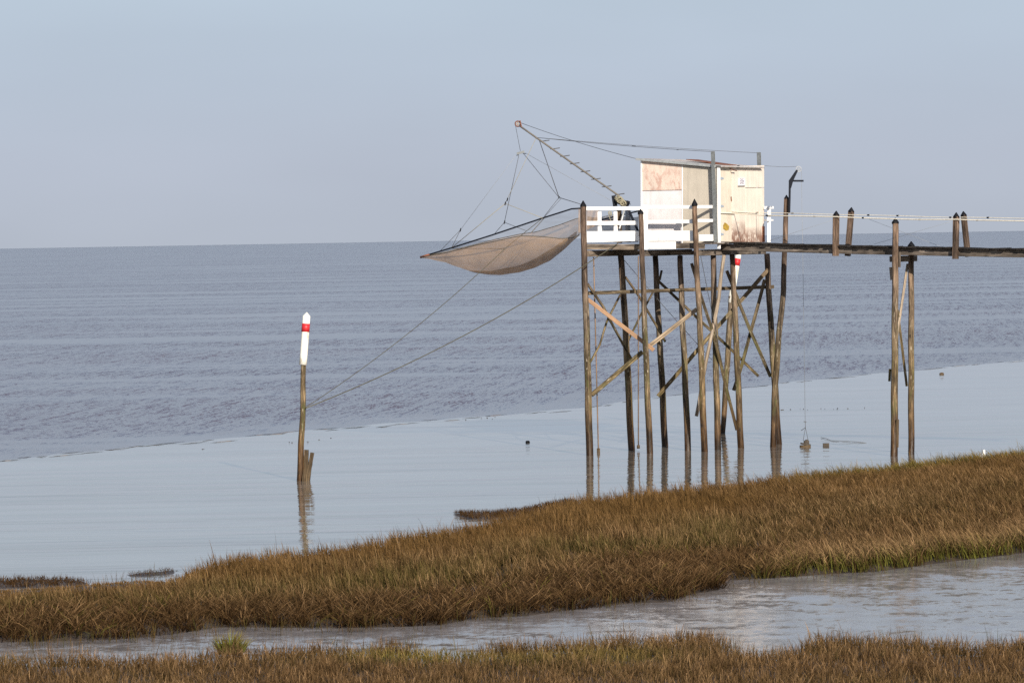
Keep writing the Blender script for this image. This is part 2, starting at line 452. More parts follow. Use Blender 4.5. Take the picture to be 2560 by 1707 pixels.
def blob(name, parent, mat, c, s, seed=0, n=2, amp=0.18):
    bm = bmesh.new(); bmesh.ops.create_icosphere(bm, subdivisions=n, radius=1)
    r = random.Random(seed)
    for v in bm.verts:
        k = 1 + r.uniform(-amp, amp); v.co = Vector((v.co.x * s[0] * k, v.co.y * s[1] * k, v.co.z * s[2] * k))
    me = bpy.data.meshes.new(name); bm.to_mesh(me); bm.free(); me.materials.append(mat)
    me.polygons.foreach_set('use_smooth', [True] * len(me.polygons))
    return link_obj(bpy.data.objects.new(name, me), parent, c)

# ------------------------------------------------------------------ SETTING: water, mud, grass
def interp_line(pts, x):
    xs = [p[0] for p in pts]; ys = [p[1] for p in pts]
    return float(np.interp(x, xs, ys))
# the line where the rippled river meets the calm film over the flats
EDGE = [(-400, 1180), (0, 1149), (172, 1133), (287, 1122), (421, 1108.5), (631, 1089), (746, 1078), (900, 1064.5), (1100, 1048), (1300, 1033), (1479, 1017), (1630, 993),
        (1800, 976), (2000, 953), (2196, 933.6), (2400, 914), (2560, 900), (3000, 862)]
edge_w = []
for x in np.arange(-400, 3000, 14):
    edge_w.append(G(x, interp_line(EDGE, x) + 1.2 * math.sin(x * 0.031) + 0.8 * math.sin(x * 0.011 + 1)))
first, last = edge_w[0], edge_w[-1]
dirn = (last - first).normalized()
edge_full = [first - dirn * 400] + edge_w + [last + dirn * 3000]

def water_mat(name, body, ior, rough, build):
    m, nt, b, out = new_mat(name)
    b.inputs['Base Color'].default_value = (*body, 1)
    b.inputs['IOR'].default_value = ior
    b.inputs['Roughness'].default_value = rough
    geo = nd(nt, 'ShaderNodeNewGeometry').outputs['Position']
    build(nt, b, geo)
    return m
SHORE = math.atan2(dirn.y, dirn.x)
def slope_normal(nt, b, terms, gain, tilt=1.0):
    """wave slopes from noises: terms = [(noise, weight)], gain = socket or value"""
    acc = None
    for n, w in terms:
        t = mathn(nt, 'MULTIPLY', mathn(nt, 'SUBTRACT', n, 0.5), w)
        acc = t if acc is None else mathn(nt, 'ADD', acc, t)
    acc = mathn(nt, 'MULTIPLY', acc, gain)
    c = nd(nt, 'ShaderNodeCombineXYZ'); link(nt, mathn(nt, 'MULTIPLY', acc, 0.35), c.inputs[0]); link(nt, acc, c.inputs[1]); c.inputs[2].default_value = 1
    v = nd(nt, 'ShaderNodeVectorMath', operation='NORMALIZE'); link(nt, c.outputs[0], v.inputs[0]); link(nt, v.outputs[0], b.inputs['Normal'])
def river_nodes(nt, b, pos):
    p = mapping(nt, pos, (1, 1, 1), (0, 0, math.radians(6)))
    nA = noise(nt, mapping(nt, p, (10.0, 1.35, 1)), 1.5, 3, 0.7, 0.6)
    nB = noise(nt, mapping(nt, p, (4.6, 0.42, 1)), 1.3, 3, 0.6, 0.6)
    nC = noise(nt, mapping(nt, p, (1.9, 0.085, 1)), 1.2, 4, 0.6, 0.5)
    lane = noise(nt, mapping(nt, pos, (0.007, 0.04, 1), (0, 0, -SHORE * 0.55)), 1.6, 5, 0.66, 0.5)
    st = ramp(nt, lane, [(0.36, grey(1.0)), (0.49, grey(0.8)), (0.58, grey(0.14))])
    rel = nd(nt, 'ShaderNodeVectorMath', operation='SUBTRACT'); link(nt, pos, rel.inputs[0]); rel.inputs[1].default_value = first
    off = nd(nt, 'ShaderNodeVectorMath', operation='DOT_PRODUCT'); link(nt, rel.outputs[0], off.inputs[0]); off.inputs[1].default_value = (-dirn.y, dirn.x, 0)
    wav = mathn(nt, 'ADD', off.outputs['Value'], mathn(nt, 'MULTIPLY', mathn(nt, 'SUBTRACT', noise(nt, mapping(nt, pos, (0.25, 0.25, 1)), 1.0, 3), 0.5), 6.0))
    calmed = nd(nt, 'ShaderNodeMapRange'); calmed.interpolation_type = 'SMOOTHSTEP'
    calmed.inputs['From Min'].default_value = -1.0; calmed.inputs['From Max'].default_value = 7.0
    calmed.inputs['To Min'].default_value = 0.12; calmed.inputs['To Max'].default_value = 1.0
    link(nt, wav, calmed.inputs['Value'])      # the ripples die out where the river shallows over the mud
    slope_normal(nt, b, [(nA, 2.5), (nB, 1.6), (nC, 1.2)], mathn(nt, 'MULTIPLY', st, calmed.outputs[0]))
    silt = noise(nt, mapping(nt, pos, (0.02, 0.05, 1), (0, 0, -SHORE * 0.55)), 1.5, 4)
    c = ramp(nt, silt, [(0.3, (0.086, 0.070, 0.090)), (0.7, (0.118, 0.096, 0.114))])
    link(nt, c, b.inputs['Base Color'])
def calm_nodes(nt, b, pos):
    p = mapping(nt, pos, (1, 1, 1), (0, 0, math.radians(-3)))
    w1 = noise(nt, mapping(nt, p, (0.10, 0.80, 1)), 1.0, 4, 0.55, 0.35)
    w2 = noise(nt, mapping(nt, p, (0.8, 2.2, 1)), 1.6, 3, 0.5, 0.2)
    lane = noise(nt, mapping(nt, p, (0.03, 0.16, 1)), 1.5, 3)
    h = mathn(nt, 'ADD', w1, mathn(nt, 'MULTIPLY', w2, 0.10))
    bn = nd(nt, 'ShaderNodeBump'); bn.inputs['Distance'].default_value = 0.075
    link(nt, ramp(nt, lane, [(0.35, grey(0.25)), (0.65, grey(0.75))]), bn.inputs['Strength'])
    film = noise(nt, mapping(nt, p, (0.05, 0.30, 1)), 1.4, 5, 0.6, 0.4)
    line = noise(nt, mapping(nt, p, (0.07, 1.1, 1)), 1.5, 3, 0.5, 0.5)
    c = ramp(nt, film, [(0.32, (0.145, 0.120, 0.088)), (0.5, (0.195, 0.165, 0.132)), (0.68, (0.25, 0.222, 0.19))])
    c = mix(nt, ramp(nt, line, [(0.60, grey(0)), (0.66, grey(0.75)), (0.72, grey(0.1))]), c, (0.07, 0.055, 0.045))
    link(nt, c, b.inputs['Base Color'])
    ks = ramp(nt, line, [(0.60, grey(0.8)), (0.66, grey(0.5)), (0.72, grey(0.8))])
    link(nt, ks, b.inputs['Specular IOR Level'])
    link(nt, h, bn.inputs['Height']); link(nt, bn.outputs[0], b.inputs['Normal'])
def creek_nodes(nt, b, pos):
    p = mapping(nt, pos, (1, 1, 1), (0, 0, math.radians(12)))
    w1 = noise(nt, mapping(nt, p, (2.6, 1.9, 1)), 2.2, 4, 0.6, 0.7)
    lane = noise(nt, mapping(nt, p, (0.22, 0.55, 1)), 1.5, 5, 0.6)
    slope_normal(nt, b, [(w1, 0.32), (noise(nt, mapping(nt, p, (0.7, 0.9, 1)), 1.6, 3, 0.55, 0.4), 0.35)], ramp(nt, lane, [(0.35, grey(0.25)), (0.65, grey(1.0))]))
    mud = noise(nt, mapping(nt, p, (0.5, 0.9, 1)), 1.6, 6, 0.65)
    link(nt, ramp(nt, mud, [(0.42, (0.27, 0.25, 0.245)), (0.62, (0.22, 0.19, 0.17)), (0.75, (0.17, 0.14, 0.115))]), b.inputs['Base Color'])
M['river'] = water_mat('silty_river', (0.2, 0.17, 0.15), 1.333, 0.16, river_nodes)
M['calm'] = water_mat('calm_film', (0.25, 0.218, 0.175), 1.62, 0.02, calm_nodes)
M['creek'] = water_mat('creek_water', (0.2, 0.16, 0.12), 1.55, 0.14, creek_nodes)

def strip_mesh(name, near, far, mat, z=0.0):
    vs = [Vector((p.x, p.y, z)) for p in near] + [Vector((p.x, p.y, z)) for p in far]
    n = len(near); f = [(i, i + 1, n + i + 1, n + i) for i in range(n - 1)]
    o = mk(name, vs, f, mat, origin=(0, 0, z))
    bm = bmesh.new(); bm.from_mesh(o.data)
    for fc in bm.faces:
        if fc.normal.z < 0: fc.normal_flip()
    bm.to_mesh(o.data); bm.free(); o['kind'] = 'structure'; return o
n_e = len(edge_full)
far_pts = [Vector((-60000 + 120000 * i / (n_e - 1), 90000, 0)) for i in range(n_e)]
near_pts = [Vector((-60 + 180 * i / (n_e - 1), -30, 0)) for i in range(n_e)]
strip_mesh('river', edge_full, far_pts, M['river'])
# the side wedges of the river beyond the edge ends
strip_mesh('shallow_water', near_pts, edge_full, M['calm'])

# mud: banks under the grass
M['mud'] = plain('dark_mud', (0.062, 0.045, 0.031), 0.55, var=0.4, scale=3, bumpv=0.5)
def in_poly(P, poly):
    x, y = P[:, 0], P[:, 1]; inside = np.zeros(len(P), bool); n = len(poly)
    for i in range(n):
        x1, y1 = poly[i]; x2, y2 = poly[(i + 1) % n]
        c = ((y1 > y) != (y2 > y)) & (x < (x2 - x1) * (y - y1) / (y2 - y1 + 1e-12) + x1)
        inside ^= c
    return inside
def dist_poly(P, poly):
    d = np.full(len(P), 1e9); n = len(poly)
    for i in range(n):
        a = np.array(poly[i]); b = np.array(poly[(i + 1) % n]); ab = b - a
        t = np.clip(((P - a) @ ab) / (ab @ ab + 1e-12), 0, 1)
        q = a + t[:, None] * ab; d = np.minimum(d, np.hypot(*(P - q).T))
    return d
def px_poly(pts): return [(G(x, y).x, G(x, y).y) for x, y in pts]
def smooth_noise(P, s, seed=0):
    r = np.random.default_rng(seed); out = np.zeros(len(P))
    for k in range(7):
        a = r.uniform(0, 6.28); f = s * r.uniform(0.5, 2.0); ph = r.uniform(0, 6.28)
        out += np.sin((P[:, 0] * np.cos(a) + P[:, 1] * np.sin(a)) * f + ph + 1.3 * np.sin((P[:, 1] * np.cos(a) - P[:, 0] * np.sin(a)) * f * 0.7))
    return out / 7 * 1.6

def lift(pts, h):      # a silhouette of blade tips -> the line of their feet, h metres lower
    out = []
    for x, y in pts:
        dep = y - (621.5 - 0.0174 * x)
        out.append((x, y + dep / CAM_H * h))
    return out
FAR_SIL = [(421, 1424), (478, 1408), (612, 1385), (765, 1370), (850, 1361), (1003, 1335), (1156, 1310), (1328, 1272), (1424, 1246), (1539, 1233), (1654, 1220), (1750, 1211),
           (1855, 1199), (1971, 1182), (2087, 1171), (2222, 1157), (2319, 1144), (2455, 1132), (2560, 1122), (2700, 1108), (3000, 1078), (3300, 1050)]
far_base = [(-700, 1540), (-350, 1512), (-200, 1500), (0, 1482), (115, 1477), (245, 1465), (383, 1456)] + lift(FAR_SIL, 0.27)
NEAR_EDGE = [(-700, 1640), (-400, 1620), (-200, 1611), (0, 1606), (268, 1601), (421, 1588), (536, 1568), (689, 1569), (900, 1570), (1080, 1565), (1194, 1546), (1309, 1541), (1424, 1526), (1508, 1517), (1577, 1508),
             (1673, 1506), (1722, 1487), (1806, 1474), (1806, 1451), (1932, 1446), (2048, 1437), (2203, 1429), (2338, 1409), (2560, 1383), (2750, 1362), (3000, 1335), (3300, 1306)]
MID = px_poly(far_base + NEAR_EDGE[::-1])
NB_SIL = [(-700, 1672), (-400, 1656), (-200, 1649), (0, 1642), (191, 1636), (306, 1633), (421, 1634), (500, 1628), (536, 1616), (650, 1619), (784, 1610), (900, 1610), (1003, 1604), (1060, 1621), (1118, 1628), (1200, 1618),
          (1271, 1603), (1367, 1603), (1443, 1590), (1481, 1602), (1546, 1582), (1615, 1590), (1700, 1576), (1797, 1586), (1847, 1616), (1893, 1623), (1971, 1609), (2048, 1594), (2126, 1586),
          (2270, 1590), (2416, 1608), (2474, 1604), (2560, 1590), (2750, 1570), (3000, 1556), (3300, 1530)]
nb_base = lift(NB_SIL, 0.22)
NEARB = px_poly(nb_base) + [(15, 38), (-14, 38)]
ISLET = px_poly([(-420, 1470), (-120, 1455), (0, 1451), (60, 1447), (150, 1449), (205, 1453), (225, 1462), (150, 1467), (60, 1470), (-120, 1474), (-420, 1486)])
SPIT = px_poly([(1135, 1285), (1165, 1281), (1230, 1281), (1300, 1275), (1420, 1250), (1450, 1262), (1330, 1290), (1240, 1298), (1170, 1298)])
FLAT = px_poly([(318, 1437), (345, 1432), (400, 1428), (440, 1424), (440, 1434), (380, 1440), (330, 1441)])

def bank(name, poly, cell, top, rise=0.5):
    xs = [p[0] for p in poly]; ys = [p[1] for p in poly]
    gx = np.arange(min(xs) - 1, max(xs) + 1, cell); gy = np.arange(min(ys) - 1, max(ys) + 1, cell)
    X, Y = np.meshgrid(gx, gy); P = np.stack([X.ravel(), Y.ravel()], 1)
    ins = in_poly(P, poly); d = dist_poly(P, poly); sd = np.where(ins, d, -d)
    z = np.clip(sd / rise, -1.5, 1) * top + 0.02 * smooth_noise(P, 2.5, 3) * np.clip(sd + 0.3, 0, 1)
    nx, ny = len(gx), len(gy)
    keep = (sd > -1.4).reshape(ny, nx)
    f = []
    for j in range(ny - 1):
        for i in range(nx - 1):
            if keep[j, i] and keep[j + 1, i] and keep[j, i + 1] and keep[j + 1, i + 1]:
                a = j * nx + i; f.append((a, a + 1, a + nx + 1, a + nx))
    used = sorted({i for q in f for i in q}); idx = {u: k for k, u in enumerate(used)}
    o = mk(name, [(P[u, 0], P[u, 1], z[u]) for u in used], [tuple(idx[i] for i in q) for q in f], M['mud'], smooth=True)
    o['kind'] = 'structure'; return o
bank('marsh_ground', MID, 0.3, 0.07)
bank('bank_ground', NEARB, 0.3, 0.10)
bank('islet_ground', ISLET, 0.12, 0.03, 0.25)
bank('spit_ground', SPIT, 0.12, 0.03, 0.25)
bank('mud_flat', FLAT, 0.1, 0.012, 0.2)

# creek water between the two banks, 4 mm above the shallows
cr_far = [(x, y - 22) for x, y in NEAR_EDGE]
cr_far_w = px_poly(cr_far); cr_near_w = px_poly([(x, y + 25) for x, y in nb_base])
xs_c = np.linspace(-700, 3300, 70)
cn = [G(x, interp_line(nb_base, x) + 25) for x in xs_c]
ne_s = sorted(NEAR_EDGE, key=lambda p: p[0])
cf = [G(x, interp_line(ne_s, x) - 40) for x in xs_c]
strip_mesh('creek', cn, cf, M['creek'], 0.004)

# narrow bars of mud standing out of the water where the ripples stop
def mud_bars():
    vs, f = [], []
    r = random.Random(5)
    spots = [(20, 2), (60, 0), (105, 1), (160, 3), (180, 0), (225, 2), (300, 0), (340, 0), (385, 0), (425, 0), (480, 3), (520, 1), (560, 5), (650, 0), (690, 1), (720, 0), (815, 0), (830, 3), (890, 2), (960, 4),
             (1010, 2), (1075, 0), (1130, 3), (1180, 2), (1240, 0), (1340, 1), (1400, 3), (1485, 0), (1520, 1), (1570, 0), (1640, 2), (1700, 0), (1850, 0), (1900, 1), (1960, 0), (2010, 1), (2080, 0), (2110, 1),
             (2160, 0), (2250, 0), (2330, 1), (2400, 0), (2440, 1), (2500, 0), (2540, 1)]
    for x, dy in spots:
        y = interp_line(EDGE, x) + dy * 1.6 + r.uniform(-1, 1)
        L = r.uniform(22, 80); wpx = r.uniform(1.0, 2.2) * (1.0 if x < 1300 else 0.6)
        sl = (interp_line(EDGE, x + 20) - interp_line(EDGE, x - 20)) / 40
        n = 9; top, bot, mid = [], [], []
        for k in range(n):
            t = k / (n - 1); xx = x - L / 2 + L * t; yy = y + (xx - x) * sl + r.uniform(-.5, .5)
            wd = wpx * math.sin(math.pi * (0.04 + 0.92 * t)) ** 0.7
            top.append(G(xx, yy - wd * .5, -0.01)); bot.append(G(xx, yy + wd * .5, -0.01)); m_ = G(xx, yy); mid.append(Vector((m_.x, m_.y, 0.008 * math.sin(math.pi * (0.04 + 0.92 * t)))))
        b0 = len(vs); vs += top + mid + bot
        for k in range(n - 1):
            f.append((b0 + k, b0 + n + k, b0 + n + k + 1, b0 + k + 1)); f.append((b0 + n + k, b0 + 2 * n + k, b0 + 2 * n + k + 1, b0 + n + k + 1))
    o = mk('mud_bar', vs, f, M['mudbar'], smooth=True); o['kind'] = 'structure'
    bm = bmesh.new(); bm.from_mesh(o.data)
    for fc in bm.faces:
        if fc.normal.z < 0: fc.normal_flip()
    bm.to_mesh(o.data); bm.free()
M['mudbar'] = plain('brown_mud', (0.15, 0.115, 0.09), 0.8, var=0.3, scale=2)
mud_bars()

# ---- grass: blades built in numpy, each a bent tapering strip
def grass_material():
    m, nt, b, out = new_mat('marsh_grass')
    at = nd(nt, 'ShaderNodeAttribute'); at.attribute_name = 'tint'
    d = nd(nt, 'ShaderNodeBsdfDiffuse'); t = nd(nt, 'ShaderNodeBsdfTranslucent'); g = nd(nt, 'ShaderNodeBsdfGlossy')
    g.inputs['Roughness'].default_value = 0.5
    link(nt, at.outputs['Color'], d.inputs[0]); link(nt, at.outputs['Color'], t.inputs[0])
    a = nd(nt, 'ShaderNodeMixShader'); a.inputs[0].default_value = 0.12
    link(nt, d.outputs[0], a.inputs[1]); link(nt, t.outputs[0], a.inputs[2])
    c = nd(nt, 'ShaderNodeMixShader'); c.inputs[0].default_value = 0.0
    link(nt, a.outputs[0], c.inputs[1]); link(nt, g.outputs[0], c.inputs[2])
    link(nt, c.outputs[0], out.inputs['Surface']); nt.nodes.remove(b)
    return m
M['grass'] = grass_material()
STRAW = np.array([0.40, 0.248, 0.125]); BROWN = np.array([0.092, 0.052, 0.023]); DARKB = np.array([0.022, 0.012, 0.006])
OLIVE = np.array([0.052, 0.049, 0.014]); GREEN = np.array([0.088, 0.087, 0.018]); RUST = np.array([0.114, 0.063, 0.021]); GOLD = np.array([0.22, 0.17, 0.04])

def sample_poly(poly, n, seed, inset=0.0, dens=None):
    r = np.random.default_rng(seed); p = np.array(poly); lo, hi = p.min(0), p.max(0); out = []
    tot = 0
    while tot < n:
        c = r.uniform(lo, hi, (n, 2)); c = c[in_poly(c, poly)]
        if dens is not None: c = c[r.uniform(0, 1, len(c)) < dens(c)]
        out.append(c); tot += len(c)
    return np.concatenate(out)[:n]
def lerp3(a, b, t): return a * (1 - t[..., None]) + b * t[..., None]

def build_blades(name, P, Z, H, Wd, lean_az, lean, curl, c_base, c_mid, c_tip, label):
    n = len(P); r = np.random.default_rng(len(P))
    lv = np.array([0.0, 0.38, 0.74, 1.0]); V = np.zeros((n, 7, 3), np.float32); Cc = np.ones((n, 7, 4), np.float32)
    face = r.uniform(0, 2 * np.pi, n)
    face = np.where(r.uniform(0, 1, n) < 0.6, r.normal(0, 0.6, n), face)
    wx, wy = np.cos(face), np.sin(face)
    ax, ay = np.cos(lean_az), np.sin(lean_az)
    for k, t in enumerate(lv):
        off = H * (np.sin(lean) * t + curl * t * t); zz = H * (t * np.cos(lean) - 0.55 * curl * t ** 2.6)
        zz = np.maximum(zz, 0.01 + 0.02 * t)
        x = P[:, 0] + ax * off; y = P[:, 1] + ay * off; z = Z + zz
        hw = Wd * 0.5 * (1 - 0.75 * t ** 1.5)
        col = c_base if k == 0 else (lerp3(c_base, c_mid, np.full(n, 0.8)) if k == 1 else (lerp3(c_mid, c_tip, np.full(n, 0.65)) if k == 2 else c_tip))
        if k < 3:
            V[:, 2 * k, 0] = x - wx * hw; V[:, 2 * k, 1] = y - wy * hw; V[:, 2 * k, 2] = z
            V[:, 2 * k + 1, 0] = x + wx * hw; V[:, 2 * k + 1, 1] = y + wy * hw; V[:, 2 * k + 1, 2] = z
            Cc[:, 2 * k, :3] = col; Cc[:, 2 * k + 1, :3] = col
        else:
            V[:, 6, 0] = x; V[:, 6, 1] = y; V[:, 6, 2] = z; Cc[:, 6, :3] = col
    org = V.reshape(-1, 3).mean(0); org[2] = 0
    V -= org
    base = (np.arange(n) * 7)[:, None]
    quads = np.concatenate([base + np.array([0, 1, 3, 2]), base + np.array([2, 3, 5, 4])], 1).reshape(-1)
    tris = (base + np.array([4, 5, 6])).reshape(-1)
    me = bpy.data.meshes.new(name)
    me.vertices.add(n * 7); me.vertices.foreach_set('co', V.reshape(-1))
    me.loops.add(len(quads) + len(tris)); me.loops.foreach_set('vertex_index', np.concatenate([quads, tris]).astype(np.int32))
    nq, ntr = n * 2, n
    me.polygons.add(nq + ntr)
    ls = np.concatenate([np.arange(nq) * 4, nq * 4 + np.arange(ntr) * 3]).astype(np.int32)
    me.polygons.foreach_set('loop_start', ls)
    try: me.polygons.foreach_set('loop_total', np.concatenate([np.full(nq, 4), np.full(ntr, 3)]).astype(np.int32))
    except Exception: pass
    me.update(calc_edges=True)
    at = me.attributes.new('tint', 'FLOAT_COLOR', 'POINT'); at.data.foreach_set('color', Cc.reshape(-1))
    me.polygons.foreach_set('use_smooth', np.ones(nq + ntr, bool))
    me.materials.append(M['grass'])
    o = bpy.data.objects.new(name, me); link_obj(o, None, tuple(float(v) for v in org))
    o['kind'] = 'stuff'; o['label'] = label; o['category'] = 'grass'
    return o

def expand(T, per, spread, seed):
    r = np.random.default_rng(seed); n = len(T)
    idx = np.repeat(np.arange(n), per)
    off = r.normal(0, spread, (len(idx), 2)); return idx, T[idx] + off, off, r

# ---- middle marsh
def B3(c, n): return np.broadcast_to(c, (n, 3))
def middle_marsh():
    nearline = np.array([p for p in px_poly(NEAR_EDGE)]); farline = np.array(px_poly(far_base))
    def dline(P, L):
        d = np.full(len(P), 1e9)
        for a, b in zip(L[:-1], L[1:]):
            ab = b - a; t = np.clip(((P - a) @ ab) / (ab @ ab + 1e-12), 0, 1); d = np.minimum(d, np.hypot(*(P - (a + t[:, None] * ab)).T))
        return d
    def zone(P):
        dn = dline(P, nearline); df = dline(P, farline); f = dn / (dn + df + 1e-6)
        return dn, df, f + 0.10 * smooth_noise(P, 0.8, 9)
    def density(P):
        dn, df, f = zone(P); g = smooth_noise(P, 5.0, 19)
        side = np.where(np.abs(P[:, 0] / P[:, 1]) > 0.146, 0.45, 1.0)
        return np.clip(0.85 - 0.30 * np.exp(-((f - 0.45) / 0.14) ** 2) - 0.75 * g, 0.06, 1) * side
    T = sample_poly(MID, 30000, 21, dens=density)
    dn, df, fz = zone(T)
    r0 = np.random.default_rng(3)
    rightw = np.clip((T[:, 0] - 3.6) / 1.6, 0, 1)
    matted = np.clip((0.40 - fz) / 0.16, 0, 1) * (1 - rightw) + np.clip(1 - dn / 0.6, 0, 1) * 0.25 * rightw
    n1 = smooth_noise(T, 0.55, 4); n2 = smooth_noise(T, 1.6, 5); n3 = smooth_noise(T, 4.0, 6)
    idx, P, off, r = expand(T, 8, 0.055, 31)
    m = matted[idx]; N = len(P)
    olive_z = np.exp(-((fz - 0.50) / 0.15) ** 2) * (1 - 0.75 * rightw)
    rust_z = np.clip((fz - 0.60) / 0.2, 0, 1)
    h = 0.28 + 0.05 * n2 + 0.05 * n3 + r0.normal(0, 0.065, len(T)) + 0.05 * olive_z + 0.08 * np.clip(1 - dn / 2.5, 0, 1) * rightw + 0.17 * np.clip(1.25 - dn / 0.9, 0, 1) * rightw
    ll = np.clip((-5.4 - T[:, 0]) / 0.6, 0, 1) * np.clip((3.2 - df) / 2.0, 0, 1)
    h = h * (1 - 0.80 * ll)
    H = np.clip(h, 0.04, 1)[idx] * r.uniform(0.5, 1.2, N)
    tall = r.uniform(0, 1, N) < 0.015; H = np.where(tall, H * 1.5, H)
    H = H * (1 + 0.3 * m)
    Z = np.clip(np.minimum(dn, df)[idx] / 0.5, 0, 1) * 0.07
    wind = 0.85 * np.pi + 0.5 * n1[idx]
    az = np.where(m > 0.3, np.arctan2(off[:, 1], off[:, 0]) + r.normal(0, 0.8, N), wind + r.normal(0, 1.2, N))
    lean = np.abs(r.normal(0.10, 0.15, N)) + 0.5 * m * r.uniform(0.1, 1, N)
    curl = np.abs(r.normal(0.16, 0.15, N)) + 0.8 * m * r.uniform(0.1, 1, N) + 0.18 * rightw[idx]
    broken = r.uniform(0, 1, N) < 0.08; lean = np.where(broken, lean + r.uniform(0.5, 1.0, N), lean)
    Wd = r.uniform(0.007, 0.0155, N)
    ol, ru, rw = (olive_z * np.clip(0.55 + 0.6 * smooth_noise(T, 1.1, 27), 0, 1))[idx], rust_z[idx], rightw[idx]
    tip = lerp3(B3(BROWN, N), B3(STRAW, N), np.clip(r.normal(0.16, 0.46, N) + 0.30 * rw * np.clip(1 - dn[idx] / 3.0, 0, 1), 0, 1))
    tip = lerp3(tip, B3(RUST, N), np.clip(0.15 + 0.5 * ru * (1 - 0.5 * rw) + 0.25 * n1[idx], 0, 0.8))
    tip = lerp3(tip, B3(OLIVE * 1.6, N), np.clip(ol * r.uniform(0.0, 0.9, N), 0, 1))
    edge_green = np.clip(1.5 * np.clip(1 - df / 1.7, 0, 1) * np.clip((T[:, 0] - 5.8) / 2.5, 0, 1), 0, 1)[idx]
    tip = lerp3(tip, B3(GOLD * 0.85, N), edge_green * r.uniform(0.3, 1, N))
    midc = lerp3(B3(BROWN * 0.62, N), B3(OLIVE * 0.78, N), np.clip(0.15 + 0.65 * ol + 0.3 * n2[idx] - 0.6 * m + r.normal(0, 0.25, N), 0, 1))  # mid-blade colour darkened too, standing in for shade in the gaps
    midc = lerp3(midc, B3(RUST, N), np.clip(0.5 * ru + r.normal(0, .15, N), 0, 0.7)); midc = lerp3(midc, B3(GREEN, N), edge_green * 0.6)
    gb = np.clip(1 - dn / 1.2, 0, 1)[idx] * rw
    stem = np.clip(1.2 - dn / 0.8, 0, 1)[idx] * rw
    tip = lerp3(tip, B3(STRAW * 0.95, N), stem * r.uniform(0.3, 1, N)); lean = lean * (1 - 0.5 * stem)
    basec = lerp3(B3(DARKB * 0.8, N), B3(OLIVE * 0.8, N), np.clip(0.3 + 0.5 * ol + r.normal(0, 0.2, N), 0, 1) * (1 - m))  # wet dead feet, darkened further to put the shade between stems into the colour
    yg = r.uniform(0, 1, N) < 0.55
    basec = np.where((yg & (gb > 0.05))[:, None], lerp3(basec, B3(GREEN, N), np.clip(gb * 1.2, 0, 1)), basec)
    midc = np.where((yg & (gb > 0.05))[:, None], lerp3(midc, B3(GREEN * 0.9, N), np.clip(gb * 0.8, 0, 1)), midc)
    fresh = r0.uniform(0, 1, len(T)) < 0.02
    fr = fresh[idx] & (m > 0.1); midc = np.where(fr[:, None], GREEN * 0.9, midc); tip = np.where(fr[:, None], GOLD * 0.7, tip)
    tb = r0.normal(0, 0.24, len(T)); br = (1 + 0.24 * n3[idx] + tb[idx] + r.normal(0, 0.24, N)).clip(0.35, 2.1)[:, None]
    build_blades('marsh_grass', P, Z, H, Wd, az, lean, curl, basec * br, midc * br, tip * br, 'brown autumn marsh grass covering the bank between the calm water and the creek')
middle_marsh()

def near_bank():
    T = sample_poly(NEARB, 10500, 22, dens=lambda c: np.where((c[:, 1] > 44.5) & (np.abs(c[:, 0] / c[:, 1]) < 0.146), 1.0, 0.35))
    n1 = smooth_noise(T, 0.9, 14); n2 = smooth_noise(T, 2.6, 15)
    idx, P, off, r = expand(T, 10, 0.07, 32); N = len(P)
    H = (0.24 + 0.05 * n2)[idx] * r.uniform(0.5, 1.3, N)
    tall = r.uniform(0, 1, N) < 0.02; H = np.where(tall, H * 1.5, H)
    Z = np.full(N, 0.06)
    az = r.uniform(0, 2 * np.pi, N); lean = np.abs(r.normal(0.12, 0.2, N)); curl = np.abs(r.normal(0.2, 0.22, N)); Wd = r.uniform(0.006, 0.012, N)
    tip = lerp3(np.broadcast_to(BROWN, (N, 3)), np.broadcast_to(STRAW, (N, 3)), np.clip(r.normal(0.2, 0.38, N), 0, 1))
    midc = lerp3(np.broadcast_to(BROWN * 0.66, (N, 3)), np.broadcast_to(OLIVE, (N, 3)), np.clip(0.10 + 0.5 * n1[idx] + r.normal(0, 0.2, N), 0, 1))
    gp = np.clip((n1[idx] - 0.45) * 2.0, 0, 1)
    tip = lerp3(tip, np.broadcast_to(GOLD, (N, 3)), gp * 0.6); midc = lerp3(midc, np.broadcast_to(GREEN, (N, 3)), gp * 0.5)
    basec = lerp3(np.broadcast_to(DARKB, (N, 3)), np.broadcast_to(OLIVE, (N, 3)), np.clip(r.normal(0.4, 0.3, N), 0, 1))  # dark wet feet, with the shade between blades put into the colour as well
    tb = r.normal(0, 0.25, len(T)); br = (1 + tb[idx] + r.normal(0, 0.22, N)).clip(0.4, 2.0)[:, None]
    build_blades('bank_grass', P, Z, H, Wd, az, lean, curl, basec * br, midc * br, tip * br, 'dry brown grass on the near bank along the bottom of the picture')
near_bank()

def low_weeds(name, poly, n, h, label, seed):
    T = sample_poly(poly, n, seed); idx, P, off, r = expand(T, 6, 0.05, seed + 1); N = len(P)
    H = h * r.uniform(0.4, 1.3, N); az = r.uniform(0, 6.28, N); lean = np.abs(r.normal(0.3, 0.3, N)); curl = np.abs(r.normal(0.2, 0.2, N))
    c = lerp3(np.broadcast_to(DARKB, (N, 3)), np.broadcast_to(BROWN, (N, 3)), np.clip(r.normal(0.25, 0.25, N), 0, 1))
    t = lerp3(np.broadcast_to(DARKB, (N, 3)), np.broadcast_to(BROWN * 1.2, (N, 3)), np.clip(r.normal(0.6, 0.4, N), 0, 1.3))
    build_blades(name, P, np.full(N, 0.01), H, r.uniform(0.006, 0.011, N), az, lean, curl, c * 0.8, c, t, label)
low_weeds('islet_grass', ISLET, 700, 0.11, 'low dark weeds on the small islet at the left edge', 41)
